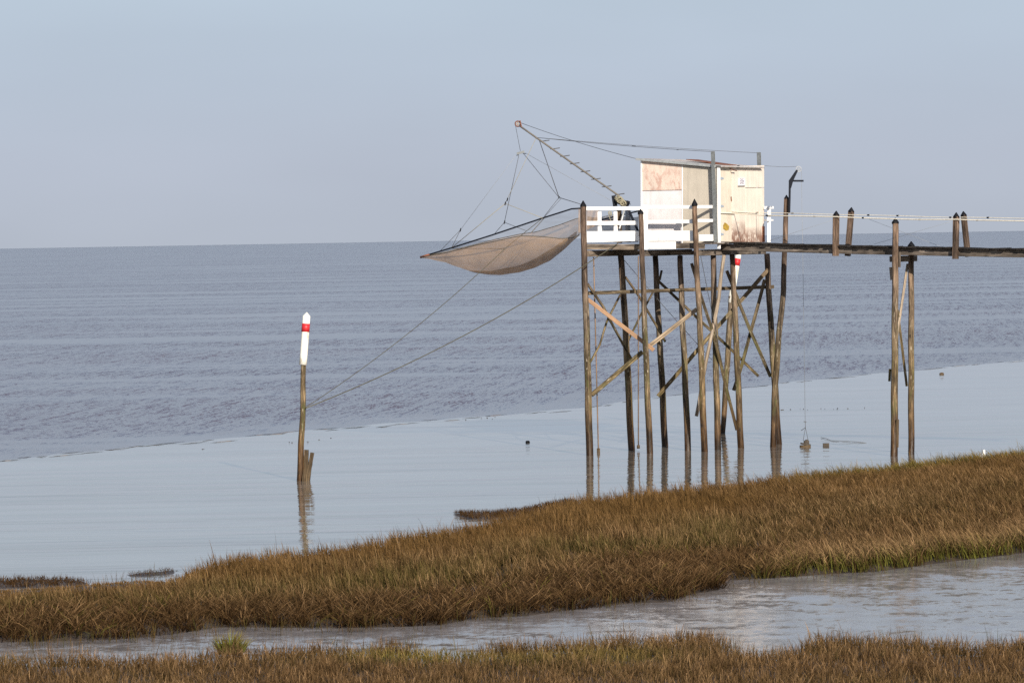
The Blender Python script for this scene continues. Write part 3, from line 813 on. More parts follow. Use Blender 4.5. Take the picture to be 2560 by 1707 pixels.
low_weeds('spit_grass', SPIT, 700, 0.10, 'short dark weeds on the mud spit below the platform', 43)
low_weeds('flat_grass', FLAT, 38, 0.08, 'sparse weeds on the wet mud flat beside the islet', 45)

def stray_stems(name, pts, label):
    P = np.array([(G(x, y).x, G(x, y).y) for x, y in pts]); r = np.random.default_rng(77); idx = np.repeat(np.arange(len(P)), 5)
    P = P[idx] + r.normal(0, 0.10, (len(idx), 2)); N = len(P)
    c = lerp3(np.broadcast_to(BROWN, (N, 3)), np.broadcast_to(OLIVE, (N, 3)), r.uniform(0, 1, N))
    build_blades(name, P, np.zeros(N), r.uniform(0.12, 0.34, N), np.full(N, 0.008), r.uniform(0, 6.28, N), np.abs(r.normal(0.1, 0.15, N)), np.abs(r.normal(0.1, 0.1, N)), c * 0.7, c, c * 1.3, label)
stray_stems('water_stems', [(275, 1463), (292, 1462), (312, 1460), (316, 1465), (345, 1455), (365, 1452), (380, 1448), (402, 1446), (270, 1605), (295, 1608), (460, 1600), (520, 1592), (640, 1578), (700, 1592), (1012, 1575),
            (1222, 1552), (1395, 1534), (1535, 1520), (1700, 1500)] + [(float(x), interp_line(sorted(NEAR_EDGE), float(x)) + abs(float(rng.normal(0, 9)))) for x in rng.uniform(0, 2560, 110)] + [(float(x), interp_line(nb_base, float(x)) - abs(float(rng.normal(0, 14)))) for x in rng.uniform(0, 2560, 90)], 'thin single stems standing in the water along the marsh edge')

def green_tuft():
    c = G(577, 1640); r = np.random.default_rng(5); N = 380
    a = r.uniform(0, 6.28, N); rad = 0.18 * np.sqrt(r.uniform(0, 1, N)); P = np.stack([c.x + rad * np.cos(a), c.y + rad * np.sin(a)], 1)
    t = r.uniform(0, 1, N) ** 1.5; col = lerp3(np.broadcast_to(OLIVE * 0.7, (N, 3)), np.broadcast_to(np.array([0.15, 0.20, 0.034]), (N, 3)), t)
    tip = lerp3(np.broadcast_to(BROWN * 1.2, (N, 3)), np.broadcast_to(GOLD * 1.1, (N, 3)), t)
    o = build_blades('grass_tuft', P, np.full(N, 0.03), r.uniform(0.16, 0.42, N) * (1.1 - rad * 2), r.uniform(0.009, 0.019, N), a + r.normal(0, .6, N), 0.08 + rad * 1.5 + np.abs(r.normal(0, .1, N)), np.abs(r.normal(0.15, 0.15, N)), col * 0.7, col, tip, '')
    del o['kind']; tag(o, 'bright green grass tuft at the creek edge among brown grass', 'grass tuft')
green_tuft()

# ------------------------------------------------------------------ THE PLATFORM
TH = math.radians(28)
A_DIR = Vector((-math.cos(TH), math.sin(TH), 0))      # along the hut's front wall, to the left and back
B_DIR = Vector((math.sin(TH), math.cos(TH), 0))       # along the door wall, to the right and back
FW_P = W(1797, 590, 100.6)                            # hut corner nearest the walkway
FW_N = -B_DIR; DW_N = -A_DIR
RF_P = FW_P + FW_N * 0.75                             # plane of the balcony rail
def FWp(x, y, off=0.0): return PL(x, y, FW_P + FW_N * off, FW_N)
def DWp(x, y, off=0.0): return PL(x, y, FW_P + DW_N * off, DW_N)
def RFp(x, y, off=0.0): return PL(x, y, RF_P + FW_N * off, FW_N)
S_R = RFp(1609, 600); S_L = W(1457, 600, 100.45)
S_DIR = (S_L - S_R); S_DIR.z = 0; S_DIR.normalize()
S_N = Vector((S_DIR.y, -S_DIR.x, 0)); S_N = S_N if S_N.y < 0 else -S_N
def Sp(x, y, off=0.0): return PL(x, y, S_R + S_N * off, S_N)

plat = thing('fishing_platform', 'tall weathered timber platform on crossed piles carrying a white railed deck', 'fishing platform', (4.6, 101.2, 0))
SPX = 1 / 92.0
def pile(parent, pts, d0, w0, w1, cap=None, base_px=None, mat='pile', name='pile', bottom=-0.6):
    """pts: picture points from top to waterline; d0: depth at the top"""
    b = G(*pts[-1]); path = []
    ytop, ybot = pts[0][1], pts[-1][1]
    for (x, y) in pts[:-1]:
        t = (y - ytop) / (ybot - ytop); path.append(W(x, y, d0 + (b.y - d0) * t))
    path.append(b)
    dirv = (path[-1] - path[-2]).normalized(); path.append(b + dirv * (-bottom / max(0.2, -dirv.z)))
    o = sweep(name, parent, M[mat], path, w0 * SPX, sec='11', seg=0.28, jit=0.035, taper=(1, w1 / w0), wob=0.006)
    if cap:
        ax = (path[0] - path[1]).normalized()
        cone_cap('cap', o, path[0] + ax * cap[1] * SPX, cap[0] * SPX / 2, cap[1] * SPX, cap[2] * SPX, axis=ax)
    return o
pile(plat, [(1458, 514), (1461, 676), (1467.6, 855), (1474, 1138)], 100.35, 14.5, 18.5, (16.5, 13, 4))
pile(plat, [(1552, 640), (1558, 720), (1567, 880), (1578.6, 1125.5)], 101.9, 16, 18)
pile(plat, [(1601.5, 532), (1604, 605), (1611, 800), (1624.5, 1133)], 100.55, 12.5, 17, (16, 10, 4))
pile(plat, [(1638, 640), (1646, 804), (1654, 930), (1662, 1115)], 103.3, 14, 17)
pile(plat, [(1700, 640), (1705, 778), (1712, 930), (1720, 1125.5)], 102.2, 14.5, 17)
pile(plat, [(1736.5, 511), (1739, 605), (1744, 702), (1752, 860), (1761, 1129)], 99.98, 12.5, 18, (16, 14, 4))
pile(plat, [(1783, 638), (1785, 760), (1789, 880), (1795, 1124)], 101.25, 14, 17)
pile(plat, [(1830, 636), (1836, 753), (1844, 930), (1852, 1119)], 101.6, 13.5, 18)
pile(plat, [(1917, 634), (1923, 753), (1934, 920), (1946, 1110)], 103.0, 14, 18)
davit_post = pile(plat, [(1966, 496), (1964, 580), (1961, 631), (1959, 727), (1948, 830), (1938, 960), (1933, 1117)], 101.75, 12.5, 17.5, (13, 9, 3))

def brace(pts, w, mat='brace', h=None, sec='box', ref=(0, 1, 0), **kw):
    return sweep('brace', plat, M[mat], [W(x, y, d) for x, y, d in pts], w * SPX, (h or w) * SPX, sec=sec, ref=Vector(ref), jit=0.04, wob=0.006, **kw)
brace([(1471, 733, 100.5), (1934, 717, 103.25)], 6, h=9, ref=(0, 0, 1))
brace([(1469, 748, 100.15), (1634, 875, 100.55)], 10, 'newwood', h=6)
brace([(1479, 987, 100.0), (1606, 880, 100.5)], 11, h=7)
brace([(1626, 863, 100.6), (1742, 773, 100.3)], 10.5, 'palewood', h=7)
brace([(1469, 710, 100.35), (1507, 766, 100.6), (1525, 800, 100.8), (1579, 898, 101.3)], 7, sec='8')
brace([(1473, 910, 99.85), (1499, 862, 100.2), (1517, 805, 100.8), (1550, 738, 101.6)], 5.5, sec='8')
brace([(1563, 692, 102.0), (1600, 745, 102.3), (1640, 812, 102.6), (1663, 854, 102.8)], 6.5, sec='8')
brace([(1568, 856, 101.6), (1600, 790, 101.9), (1633, 730, 102.5)], 5.5, sec='8')
brace([(1642, 699, 102.5), (1775, 824, 102.3), (1860, 905, 102.2), (1896, 940, 102.2)], 7)
brace([(1645, 990, 102.4), (1735, 885, 102.2), (1920, 674, 102.7)], 10, h=7)
brace([(1729, 659, 100.35), (1752, 737, 100.5), (1782, 830, 100.7), (1842, 1074, 101.25)], 8)
brace([(1810, 638, 100.85), (1803, 690, 100.8), (1797, 745, 100.75), (1783, 815, 100.7), (1765, 906, 100.6), (1741, 1040, 100.45)], 9.5, 'palewood', sec='9')
brace([(1817, 677, 101.9), (1877, 830, 102.1), (1926, 941, 102.3)], 8.5)
brace([(1911, 700, 102.7), (1880, 820, 102.3), (1855, 910, 102.1), (1834, 975, 101.9)], 8.5)
brace([(1654, 676, 103.0), (1649, 700, 102.95)], 6, sec='7')
# rods hanging down to the water with blocks at their feet
def rod(pts, w, block):
    p = [W(x, y, d) for x, y, d in pts]
    o = sweep('hanging_rod', plat, M['rodwood'], p, w * SPX, sec='6', seg=1.0, jit=0.05)
    if block:
        e = p[-1]; sweep('rod_foot', o, M['stake'], [e + Vector((0, 0, 0.02)), e - Vector((0, 0, block * SPX))], 8 * SPX, sec='8', jit=0.06)
M['rodwood'] = wood('rusty_rod', (0.11, 0.07, 0.05), (0.19, 0.13, 0.095), (0.36, 0.29, 0.20), crack=0.3)
rod([(1484, 643, 100.9), (1488, 800, 100.6), (1496, 1122, 100.5)], 3.2, 19)
rod([(1596, 640, 101.0), (1596, 1114, 101.2)], 3.0, 7)
rope('stay_wire', plat, M['wire'], sagged(W(1561, 651, 101.8), W(1780, 900, 102.0), 0.03), 0.008)
rope('stay_wire', plat, M['wire'], sagged(W(1752, 641, 100.3), W(1811, 934, 100.9), 0.02), 0.008)

# beams
def bar(name, a, b, w, h, mat, **kw): return sweep(name, plat, M[mat], [a, b], w, h, ref=Vector((0, 0, 1)), **kw)
bar('deck_beam', Sp(1467, 617, -0.06), Sp(1601, 618, -0.06), 0.09, 0.155, 'beam')
bar('deck_beam', RFp(1690, 615, -0.05), RFp(1761, 616, -0.05), 0.07, 0.14, 'beam')
def joist(p, L, drop=0.0): bar('joist', p, p + B_DIR * L - Vector((0, 0, drop)), 0.12, 0.165, 'beam')
joist(Sp(1467, 634.5, 0.0), 3.05); joist(RFp(1611, 633, 0.0), 2.95); joist(RFp(1743, 632.3, 0.06), 4.45)
bar('crossbar', Sp(1470, 632, -1.6), RFp(1740, 632, -1.9), 0.10, 0.12, 'beam')
bar('crossbar', Sp(1480, 632, -2.9), RFp(1800, 632, -3.2), 0.10, 0.12, 'beam')
# deck boards (nearly edge-on)
ZD = 5.665
def flat_board(q, t=0.035):
    q = [Vector((p.x, p.y, ZD)) for p in q]; slab('deck_board', plat, M['beam'], q, (0, 0, 1), t)
L0, L1 = Sp(1459, 605, 0.02), Sp(1606, 605, 0.02)
back = B_DIR * 3.4
for k in range(16):
    t0, t1 = k / 16 + 0.002, (k + 1) / 16 - 0.002
    flat_board([L0 + back * t0, L1 + back * t0, L1 + back * t1, L0 + back * t1])
Rr = RFp(1607, 605, 0.0) - S_DIR * 0.03; Rq = RF_P + DW_N * 0.10
for k in range(16):
    t0, t1 = k / 16 + 0.002, (k + 1) / 16 - 0.002
    flat_board([Rr + back * t0, Rq + back * t0, Rq + back * t1, Rr + back * t1])

# white rails: left section
def wboard(name, a, b, y0, y1, x0, x1, f, off, t=0.035, mat='white'):
    q = [f(x0, y1[0], off), f(x1, y1[1], off), f(x1, y0[1], off), f(x0, y0[0], off)]
    return slab(name, plat, M[mat], q, f is Sp and S_N or (FW_N if f in (RFp, FWp) else DW_N), t)
wboard('top_rail', 0, 0, (517, 516.6), (526.2, 525.6), 1466, 1608, Sp, 0.05, 0.06)
wboard('middle_rail', 0, 0, (553, 552.5), (563, 562.2), 1467, 1594, Sp, 0.03)
wboard('toe_board', 0, 0, (578.5, 577.5), (606.5, 602.5), 1467, 1597.5, Sp, 0.03)
for x in (1498.5, 1538.5):
    sweep('rail_post', plat, M['white'], [Sp(x, 528, -0.06), Sp(x + 1, 606, -0.06)], 0.10, 0.06, ref=Vector((0, 1, 0)))
# balcony section
sweep('rail_post', plat, M['white'], [RFp(1613, 513, 0.02), RFp(1614, 624, 0.02)], 0.125, 0.09, ref=Vector((0, 1, 0)))
wboard('top_rail', 0, 0, (513.5, 513.5), (523.3, 522.6), 1619, 1733, RFp, 0.03, 0.05)
wboard('middle_rail', 0, 0, (550.5, 549.5), (559.5, 558.7), 1619.5, 1733.5, RFp, 0.02)
wboard('toe_board', 0, 0, (577.3, 576.6), (603.5, 602.6), 1619.5, 1735, RFp, 0.02)
wboard('fascia_board', 0, 0, (604.3, 603.3), (623, 623), 1619.5, 1689, RFp, 0.0, 0.03)
# return of the rail to the hut corner
RT_A = RFp(1743, 560, 0.0); RT_B = FWp(1786, 560, 0.10); RT_D = (RT_B - RT_A); RT_D.z = 0; RT_D.normalize()
RT_N = Vector((RT_D.y, -RT_D.x, 0)); RT_N = RT_N if RT_N.y < 0 else -RT_N
def RTp(x, y, off=0.0): return PL(x, y, RT_A + RT_N * off, RT_N)
def rboard(name, y0, y1, x0, x1, t=0.03):
    q = [RTp(x0, y1[0]), RTp(x1, y1[1]), RTp(x1, y0[1]), RTp(x0, y0[0])]; slab(name, plat, M['white'], q, RT_N, t)
rboard('top_rail', (513.4, 513.2), (521.4, 521), 1744, 1783.5)
rboard('middle_rail', (548, 547.8), (555.5, 555.3), 1745.5, 1784.5)
rboard('toe_board', (586.5, 586), (603, 602.5), 1748.5, 1791)
sweep('rail_post', plat, M['white'], [RTp(1782.5, 514, -0.05), RTp(1786, 604, -0.05)], 0.05, 0.05, ref=Vector((0, 1, 0)))
# back rail to the right of the hut
sweep('rail_post', plat, M['white'], [DWp(1923, 516, 0.02), DWp(1922, 606, 0.02)], 0.095, 0.08, ref=Vector((0, 1, 0)))
bar('top_rail', DWp(1911.5, 519.3, 0.05), DWp(1932, 519.3, 0.05), 0.06, 0.075, 'white')
bar('middle_rail', DWp(1913, 550.5, 0.05), DWp(1931.5, 550.5, 0.05), 0.05, 0.055, 'white')

# ------------------------------------------------------------------ THE HUT
hut = thing('fishing_hut', 'small cream and pink patched hut with a corrugated sloping roof on the platform', 'hut', (5.0, 102.0, ZD))
def fpanel(name, quad, mat, n, off, t=0.025, f=FWp):
    q = [f(x, y, off) for x, y in quad]; return slab(name, hut, M[mat], q, n, t)
ytop = lambda x: 396.5 + (x - 1597) * (418.5 - 396.5) / 200.0 + 4
# core walls a little behind the boards
HW, HD = (FWp(1602.2, 500) - FW_P).dot(A_DIR), 2.66
cz0, cz1 = ZD, FWp(1797, 417).z
zl = FWp(1602, 400).z
Pf = lambda a, b, z: Vector((FW_P.x, FW_P.y, 0)) + A_DIR * a + B_DIR * b + Vector((0, 0, z))
def core():
    a1, b1 = HW - 0.03, HD - 0.03; i = 0.035
    v = [Pf(i, i, cz0), Pf(a1, i, cz0), Pf(a1, b1, cz0), Pf(i, b1, cz0), Pf(i, i, cz1 - 0.03), Pf(a1, i, zl - 0.03), Pf(a1, b1, zl - 0.03), Pf(i, b1, cz1 - 0.03)]
    f = [(0, 1, 5, 4), (1, 2, 6, 5), (2, 3, 7, 6), (3, 0, 4, 7), (4, 5, 6, 7), (3, 2, 1, 0)]
    o = mk('wall_core', v, f, M['p_lilac'], hut)
    bm = bmesh.new(); bm.from_mesh(o.data); bmesh.ops.recalc_face_normals(bm, faces=bm.faces); bm.to_mesh(o.data); bm.free()
core()
fpanel('wall_panel', [(1605, 477), (1704.3, 475), (1704.3, ytop(1704)), (1605, ytop(1605))], 'p_pink', FW_N, 0.0)['label'] = 'worn pink upper board with reddish bare patches'
fpanel('wall_panel', [(1605, 609), (1705, 608), (1704.6, 476.5), (1605, 478.5)], 'p_lilac', FW_N, 0.0)['label'] = 'pale lilac white lower board'
fpanel('wall_panel', [(1707, 608), (1790, 607), (1790, ytop(1790)), (1706, ytop(1706))], 'p_khaki', FW_N, -0.004)['label'] = 'khaki grey board beside the corner post'
fpanel('joint_strip', [(1704.4, 608), (1706.6, 608), (1706.2, ytop(1706)), (1704, ytop(1704))], 'white', FW_N, 0.008, 0.02)
fpanel('corner_trim', [(1601.2, 609), (1604.6, 609), (1604.6, ytop(1604)), (1601.2, ytop(1601))], 'white', FW_N, 0.012, 0.04)
fpanel('corner_trim', [(1793, 622), (1800, 622), (1799.3, 417.5), (1792, 417)], 'white', FW_N, 0.02, 0.05)
dtop = lambda x: 417.5 - (x - 1798) * 4.0 / 115
fpanel('door', [(1800.3, 604), (1829.3, 605), (1828.8, dtop(1829)), (1799.8, dtop(1800))], 'p_door', DW_N, 0.0, f=DWp)['label'] = 'yellowed door strip with zinc hinges'
door = [c for c in hut.children if c.name.startswith('door')][0]
for y in (445.5, 515, 585):
    q = [DWp(x, yy, 0.012) for x, yy in ((1799.8, y + 4.5), (1809.5, y + 3), (1809.5, y - 1), (1799.8, y - 3.5))]
    slab('hinge', door, M['hinge'], q, DW_N, 0.01)
mo = [DWp(x, y, 0.006) for x, y in ((1808, 563), (1812, 556), (1818, 560), (1823, 566), (1822, 575), (1815, 577), (1808, 572))]
mk('stain', mo + [p - DW_N * 0.004 for p in mo], [tuple(range(7))], M['moss'], door)
sweep('latch', door, M['rust'], [DWp(1828, 492, 0.02), DWp(1829, 503, 0.02)], 0.025, 0.02)
fpanel('wall_panel', [(1830.2, 605), (1863.6, 605.5), (1863.3, dtop(1863)), (1830, dtop(1830))], 'p_cream', DW_N, 0.0, f=DWp)['label'] = 'cream board with rust streaked foot next to the door'
M['p_lcream'] = panel_mat('clean_cream_board', (0.78, 0.68, 0.58), (0.70, 0.59, 0.48), 0.6, kind='x')
fpanel('wall_panel', [(1864.5, 469.3), (1910.6, 468.8), (1910.6, dtop(1910)), (1864.3, dtop(1864))], 'p_lcream', DW_N, 0.0, f=DWp)['label'] = 'clean cream board under the eave end'
fpanel('wall_panel', [(1864.5, 605.5), (1910.8, 606), (1910.6, 470), (1864.5, 470.6)], 'p_cream', DW_N, 0.0, f=DWp)['label'] = 'cream board with brown rusted foot at the far corner'
# roof
def roof():
    lo = FWp(1597, 395.8, 0.10); n1 = 40
    a0, a1 = -0.13, HW + 0.06
    zr = lambda a: cz1 + 0.02 + (zl + 0.005 - cz1) * (a / HW)
    pitch, amp = 0.085, 0.015; nb = int((HD + 0.26) / pitch * 6)
    vs, f = [], []
    for i in range(nb + 1):
        b = -0.08 + (HD + 0.26) * i / nb; w = amp * math.cos(2 * math.pi * b / pitch)
        for a in (a0, HW * 0.5, a1): vs.append(Pf(a, b, zr(a) + w))
    for i in range(nb):
        for j in range(2): f.append((i * 3 + j, i * 3 + j + 1, (i + 1) * 3 + j + 1, (i + 1) * 3 + j))
    m = len(vs); vs += [v - Vector((0, 0, 0.012)) for v in vs]
    f += [tuple(m + k for k in q[::-1]) for q in f]
    for i in range(nb): 
        for j in (0, 2): f.append((i * 3 + j, (i + 1) * 3 + j, m + (i + 1) * 3 + j, m + i * 3 + j))
    o = mk('roof', vs, f, M['roof'], hut, smooth=False)
    bm = bmesh.new(); bm.from_mesh(o.data); bmesh.ops.recalc_face_normals(bm, faces=bm.faces); bm.to_mesh(o.data); bm.free()
    # pale flashing along the front verge
    s = [Pf(a, -0.09, zr(a)) for a in (0.02, a1 + 0.03)]
    sweep('flashing', o, M['galv'], [s[0] + Vector((0, 0, -0.012)), s[1] + Vector((0, 0, -0.012))], 0.03, 0.062, ref=Vector((0, 0, 1)))
    # loose rusty sheet lying on top
    q = [Pf(1.38, 0.9, zr(1.38) + 0.085), Pf(0.2, 0.9, zr(0.2) + 0.03), Pf(0.2, 1.7, zr(0.2) + 0.03), Pf(1.38, 1.7, zr(1.38) + 0.085)]
    slab('loose_sheet', o, M['rust'], q, (0, 0, 1), 0.02)
    slab('eave_tie', o, M['steel_black'], [DWp(1844, 421.5, 0.03), DWp(1849, 421, 0.03), DWp(1849, 413, 0.03), DWp(1844, 413.5, 0.03)], DW_N, 0.02)
    return o
roof()
# steel posts carrying the stays
def ipost(name, a, b, w):
    d = (b - a).normalized(); x = A_DIR * -1; y = B_DIR
    sec = [(-.5, -.5), (.5, -.5), (.5, -.32), (.12, -.32), (.12, .32), (.5, .32), (.5, .5), (-.5, .5), (-.5, .32), (-.12, .32), (-.12, -.32), (-.5, -.32)]
    vs = [p + x * (u * w) + y * (v * w) for p in (a, b) for u, v in sec]; k = len(sec)
    f = [(i, (i + 1) % k, k + (i + 1) % k, k + i) for i in range(k)] + [tuple(range(k)), tuple(range(k, 2 * k))]
    o = mk(name, vs, f, M['dullgrey'], hut)
    bm = bmesh.new(); bm.from_mesh(o.data); bmesh.ops.recalc_face_normals(bm, faces=bm.faces); bm.to_mesh(o.data); bm.free(); return o
p0 = FWp(1782, 378.5, 0.13); p1 = FWp(1790, 606, 0.13); ipost('steel_post', p0, p1, 0.082)
p0b = W(1897, 381, 103.55); ipost('steel_post', p0b, Vector((p0b.x + 0.03, 103.55, ZD)), 0.088)
# brackets and bits on the door wall
sweep('wall_bracket', hut, M['rust'], [DWp(1826, 421, 0.02), DWp(1833, 425, 0.12), DWp(1841, 427, 0.10)], 0.03, 0.02)
sweep('wall_cable', hut, M['wire'], [DWp(1801, 425, 0.012), DWp(1824, 426, 0.012)], 0.012, sec='5')
sweep('boot_board', hut, M['rust'], [DWp(1908.5, 566, 0.03), DWp(1909, 605, 0.03)], 0.07, 0.03, ref=Vector((0, 1, 0)))

# sign on the hut, with its lettering
sgn = thing('notice_sign', 'small white notice with three lines of grey lettering on the hut wall', 'sign', DWp(1855, 456, 0.02))
q = [DWp(x, y, 0.022) for x, y in ((1846, 464.6), (1863, 464.4), (1863.2, 445.6), (1846.2, 445.8))]
plate = slab('sign_plate', sgn, M['sign'], q, DW_N, 0.015)
ex = (q[1] - q[0]); exn = ex.normalized(); ez = (q[3] - q[0]); ezn = ez.normalized()
for i, txt in enumerate(('"JULIT"', 'TI LOUPE', 'ROYALE')):
    cu = bpy.data.curves.new('lettering', 'FONT'); cu.body = txt; cu.size = 0.075; cu.align_x = 'CENTER'; cu.extrude = 0.001
    to = bpy.data.objects.new('tmp', cu); COL.objects.link(to); bpy.context.view_layer.update()
    me = bpy.data.meshes.new_from_object(to.evaluated_get(bpy.context.evaluated_depsgraph_get()))
    bpy.data.objects.remove(to)
    c = q[0] + ex * 0.5 + ez * (0.70 - 0.25 * i) + DW_N * 0.003
    xs = [v.co.x for v in me.vertices]; k = min(1.0, ex.length * 0.86 / (max(xs) - min(xs)))
    vs = [c + exn * v.co.x * k + ezn * v.co.y + DW_N * v.co.z for v in me.vertices]
    lt = mk('lettering', vs, [tuple(p.vertices) for p in me.polygons], M['ink'], plate); lt['kind'] = 'stuff'
slab('sign_ledge', sgn, M['beam'], [DWp(x, y, 0.03) for x, y in ((1846, 466.2), (1863, 466), (1863, 464.8), (1846, 465))], DW_N, 0.02)

# ------------------------------------------------------------------ CRANE: boom, mast, winch
crane = thing('net_crane', 'pale boom with climbing rungs rising from a black winch over the net', 'crane', (2.95, 102.3, ZD))
WH = W(1294.5, 310, 103.75)
def BM(x, y):
    t = (x - 1300) / (1545 - 1300); return W(x, y, 103.7 + (102.35 - 103.7) * t)
M['rungs'] = plain('rung_steel', (0.06, 0.06, 0.065), 0.6, spec=0.2)
M['boomgrey'] = plain('boom_paint', (0.15, 0.135, 0.115), 0.6, 0.0, var=0.2, spec=0.2)
boom = sweep('boom', crane, M['boomgrey'], [BM(1299, 315), BM(1420, 400.5), BM(1548, 490)], 0.050, sec='10', seg=0.5, jit=0.01)
for x, y in ((1352.5, 353.8), (1378.5, 373), (1403, 391.5), (1427.5, 410), (1454.5, 430), (1480.5, 449), (1507.5, 467.5), (1540, 487)):
    p = BM(x, y - 0.5); e = p + Vector((0.235, 0.05, 0.022))
    sweep('rung', boom, M['rungs'], [p - Vector((0.03, 0, 0.005)), p + Vector((0.1, 0.02, 0.004)), e], 0.030, 0.026)
wheel_n = Vector((0.25, -0.9, 0.05))
pw = ring('pulley_wheel', crane, M['rust'], WH, 0.076, 0.017, wheel_n)
wx = wheel_n.normalized().cross(Vector((0, 0, 1))).normalized(); wz = wheel_n.normalized().cross(wx)
for k in range(3):
    a = k * math.pi / 3 + 0.6; d = wx * math.cos(a) + wz * math.sin(a)
    sweep('spoke', pw, M['palewood'], [WH - d * 0.075, WH + d * 0.075], 0.022, 0.012, sec='box')
sweep('pulley_fork', crane, M['rust'], [BM(1304, 318.5), W(1300, 302, 103.72)], 0.03, 0.05)
# winch
wc = W(1555, 503, 102.3)
sweep('winch_housing', crane, M['steel_black'], [W(1534, 489, 102.35), W(1538, 516, 102.35)], 0.12, 0.18)
sweep('winch_drum', crane, M['steel_black'], [W(1538, 500, 102.35), W(1572, 512, 102.3)], 0.17, sec='12', jit=0.05)
sweep('winch_flange', crane, M['cap'], [W(1566, 508, 102.28), W(1572, 510.5, 102.26)], 0.165, sec='12')
sweep('crank_handle', crane, M['steel_black'], [W(1570, 510, 102.2), W(1577, 511, 102.18)], 0.02, sec='6')
r = random.Random(3); coil = []
for i in range(160):
    a = i * 0.62; t = i / 160
    cx = 1545 + 14 * t + (6.5 + 2 * math.sin(i * .21)) * math.cos(a); cy = 496 + 14 * t + (6 + 2 * math.cos(i * .17)) * math.sin(a)
    coil.append(W(cx, cy, 102.16 + 0.06 * math.sin(i * 0.37)))
rope('rope_coil', crane, M['rope'], coil, 0.013, '5')
rope('rope_coil', crane, M['rope'], [W(1525 + 4 * math.cos(i), 530 + i * 0.4 + 4 * math.sin(i), 102.2) for i in range(16)] + [W(1530, 560, 102.2)], 0.011, '5')
mastp = [W(1547.5, 516, 102.5), W(1549, 608, 102.5)]
sweep('mast_post', crane, M['brace'], mastp, 0.135, 0.13, ref=Vector((0, 1, 0)))
sweep('strut', crane, M['galv'], [W(1563, 516, 102.2), W(1540, 606, 101.9)], 0.058, sec='10')
sweep('strut', crane, M['steel_black'], [W(1567, 514, 102.2), W(1603, 596, 101.8)], 0.065, 0.065)
sweep('strut', crane, M['galv'], [W(1569, 518, 102.9), W(1570, 606, 102.9)], 0.15, sec='12')
# stays and cables of the crane
B1, B2 = BM(1339.5, 344), BM(1349, 353)
rope('stay_cable', crane, M['wire'], sagged(B1, FWp(1777.5, 379.5, 0.13), 0.03), 0.007)
rope('stay_cable', crane, M['wire'], sagged(B1, p0b + Vector((0, 0, -0.02)), 0.03), 0.006)
rope('hoist_cable', crane, M['wire'], sagged(WH + Vector((0.07, 0, 0.03)), FWp(1598, 399, 0.1), 0.05), 0.007)
for x, y in ((1585, 365.2), (1590, 365.6), (1696, 373.4)):
    t = (x - 1339.5) / (1777.5 - 1339.5); sweep('cable_clip', crane, M['cap'], [B1.lerp(FWp(1777.5, 379.5, 0.13), t) - Vector((0.025, 0, 0.02)), B1.lerp(FWp(1777.5, 379.5, 0.13), t) + Vector((0.025, 0, -0.022))], 0.022, sec='6')

# ------------------------------------------------------------------ THE LIFT NET
net = thing('lift_net', 'tan square lift net sagging below a dark pole beside the deck', 'fishing net', (1.0, 103.5, 5.2))
X0, X1 = 1052.0, 1450.0
def dc(x): return 104.9 + (102.1 - 104.9) * (x - X0) / (X1 - X0)
ROD = [(1051, 643), (1130, 619.5), (1231, 587.5), (1358, 545), (1429, 522.5), (1455, 520)]
FARR = [(1051, 643), (1124, 627), (1190, 611), (1236, 599), (1302, 585), (1340, 580), (1400, 562), (1440, 547), (1455, 544)]
NEARR = [(1051, 643.5), (1124, 630), (1190, 613), (1236, 603.5), (1302, 589.5), (1350, 591), (1400, 596.5), (1433, 595), (1455, 583)]
BOT = [(1051, 644), (1077, 648), (1115, 657), (1152, 671), (1190, 682), (1227, 687), (1255, 687), (1302, 679.6), (1339, 668), (1377, 650), (1414, 620), (1433, 601), (1455, 584)]
def half_w(x):
    t = (x - X0) / (X1 - X0); return 1.35 * math.sin(math.pi * min(max(t, 0.0) * 0.80, 1)) ** 0.75 + 0.01
nx, nq = 70, 22
def net_sheet(name, q0, q1, mat):
    vs, f = [], []
    k = 22
    for i in range(nx + 1):
        x = X0 + (X1 - X0) * i / nx; w = half_w(x)
        zf = W(x, interp_line(FARR, x), dc(x) + w).z; zn = W(x, interp_line(NEARR, x), dc(x) - w).z; zb = W(x, interp_line(BOT, x), dc(x)).z
        zb = min(zb, zf - 0.004, zn - 0.004)
        for j in range(k + 1):
            q = q0 + (q1 - q0) * j / k; s = math.sin(math.pi * q)
            z = zb + ((zf if q < .5 else zn) - zb) * (1 - s ** 0.85)
            d = dc(x) + w * math.cos(math.pi * q) * (1 + 0.08 * s)
            p = W(x, 600, d); vs.append(Vector((p.x, d, z + 0.006 * math.sin(i * 0.9 + j))))
    for i in range(nx):
        for j in range(k): a = i * (k + 1) + j; f.append((a, a + 1, a + k + 2, a + k + 1))
    return mk(name, vs, f, M[mat], net, smooth=True)
net_sheet('net_bag', 0.0, 1.0, 'net')
vs, f = [], []
for i in range(nx + 1):
    x = X0 + (X1 - X0) * i / nx; w = half_w(x)
    a = W(x, interp_line(ROD, x), dc(x) + 0.25 * w); b = W(x, interp_line(FARR, x), dc(x) + w)
    for t in (0, .33, .66, 1): 
        p = a.lerp(b, t); p.z -= 0.02 * math.sin(math.pi * t) ; vs.append(p)
for i in range(nx):
    for j in range(3): a = i * 4 + j; f.append((a, a + 1, a + 5, a + 4))
mk('net_border', vs, f, M['netedge'], net, smooth=True)
def netpt(lst, x, s): return W(x, interp_line(lst, x), dc(x) + s * half_w(x))
sweep('net_pole', net, M['steel_black'], [netpt(ROD, x, 0.25) for x in (1072, 1130, 1231, 1358, 1429)] + [W(1452, 521, dc(1450) + .3)], 0.043, sec='9', jit=0.02)
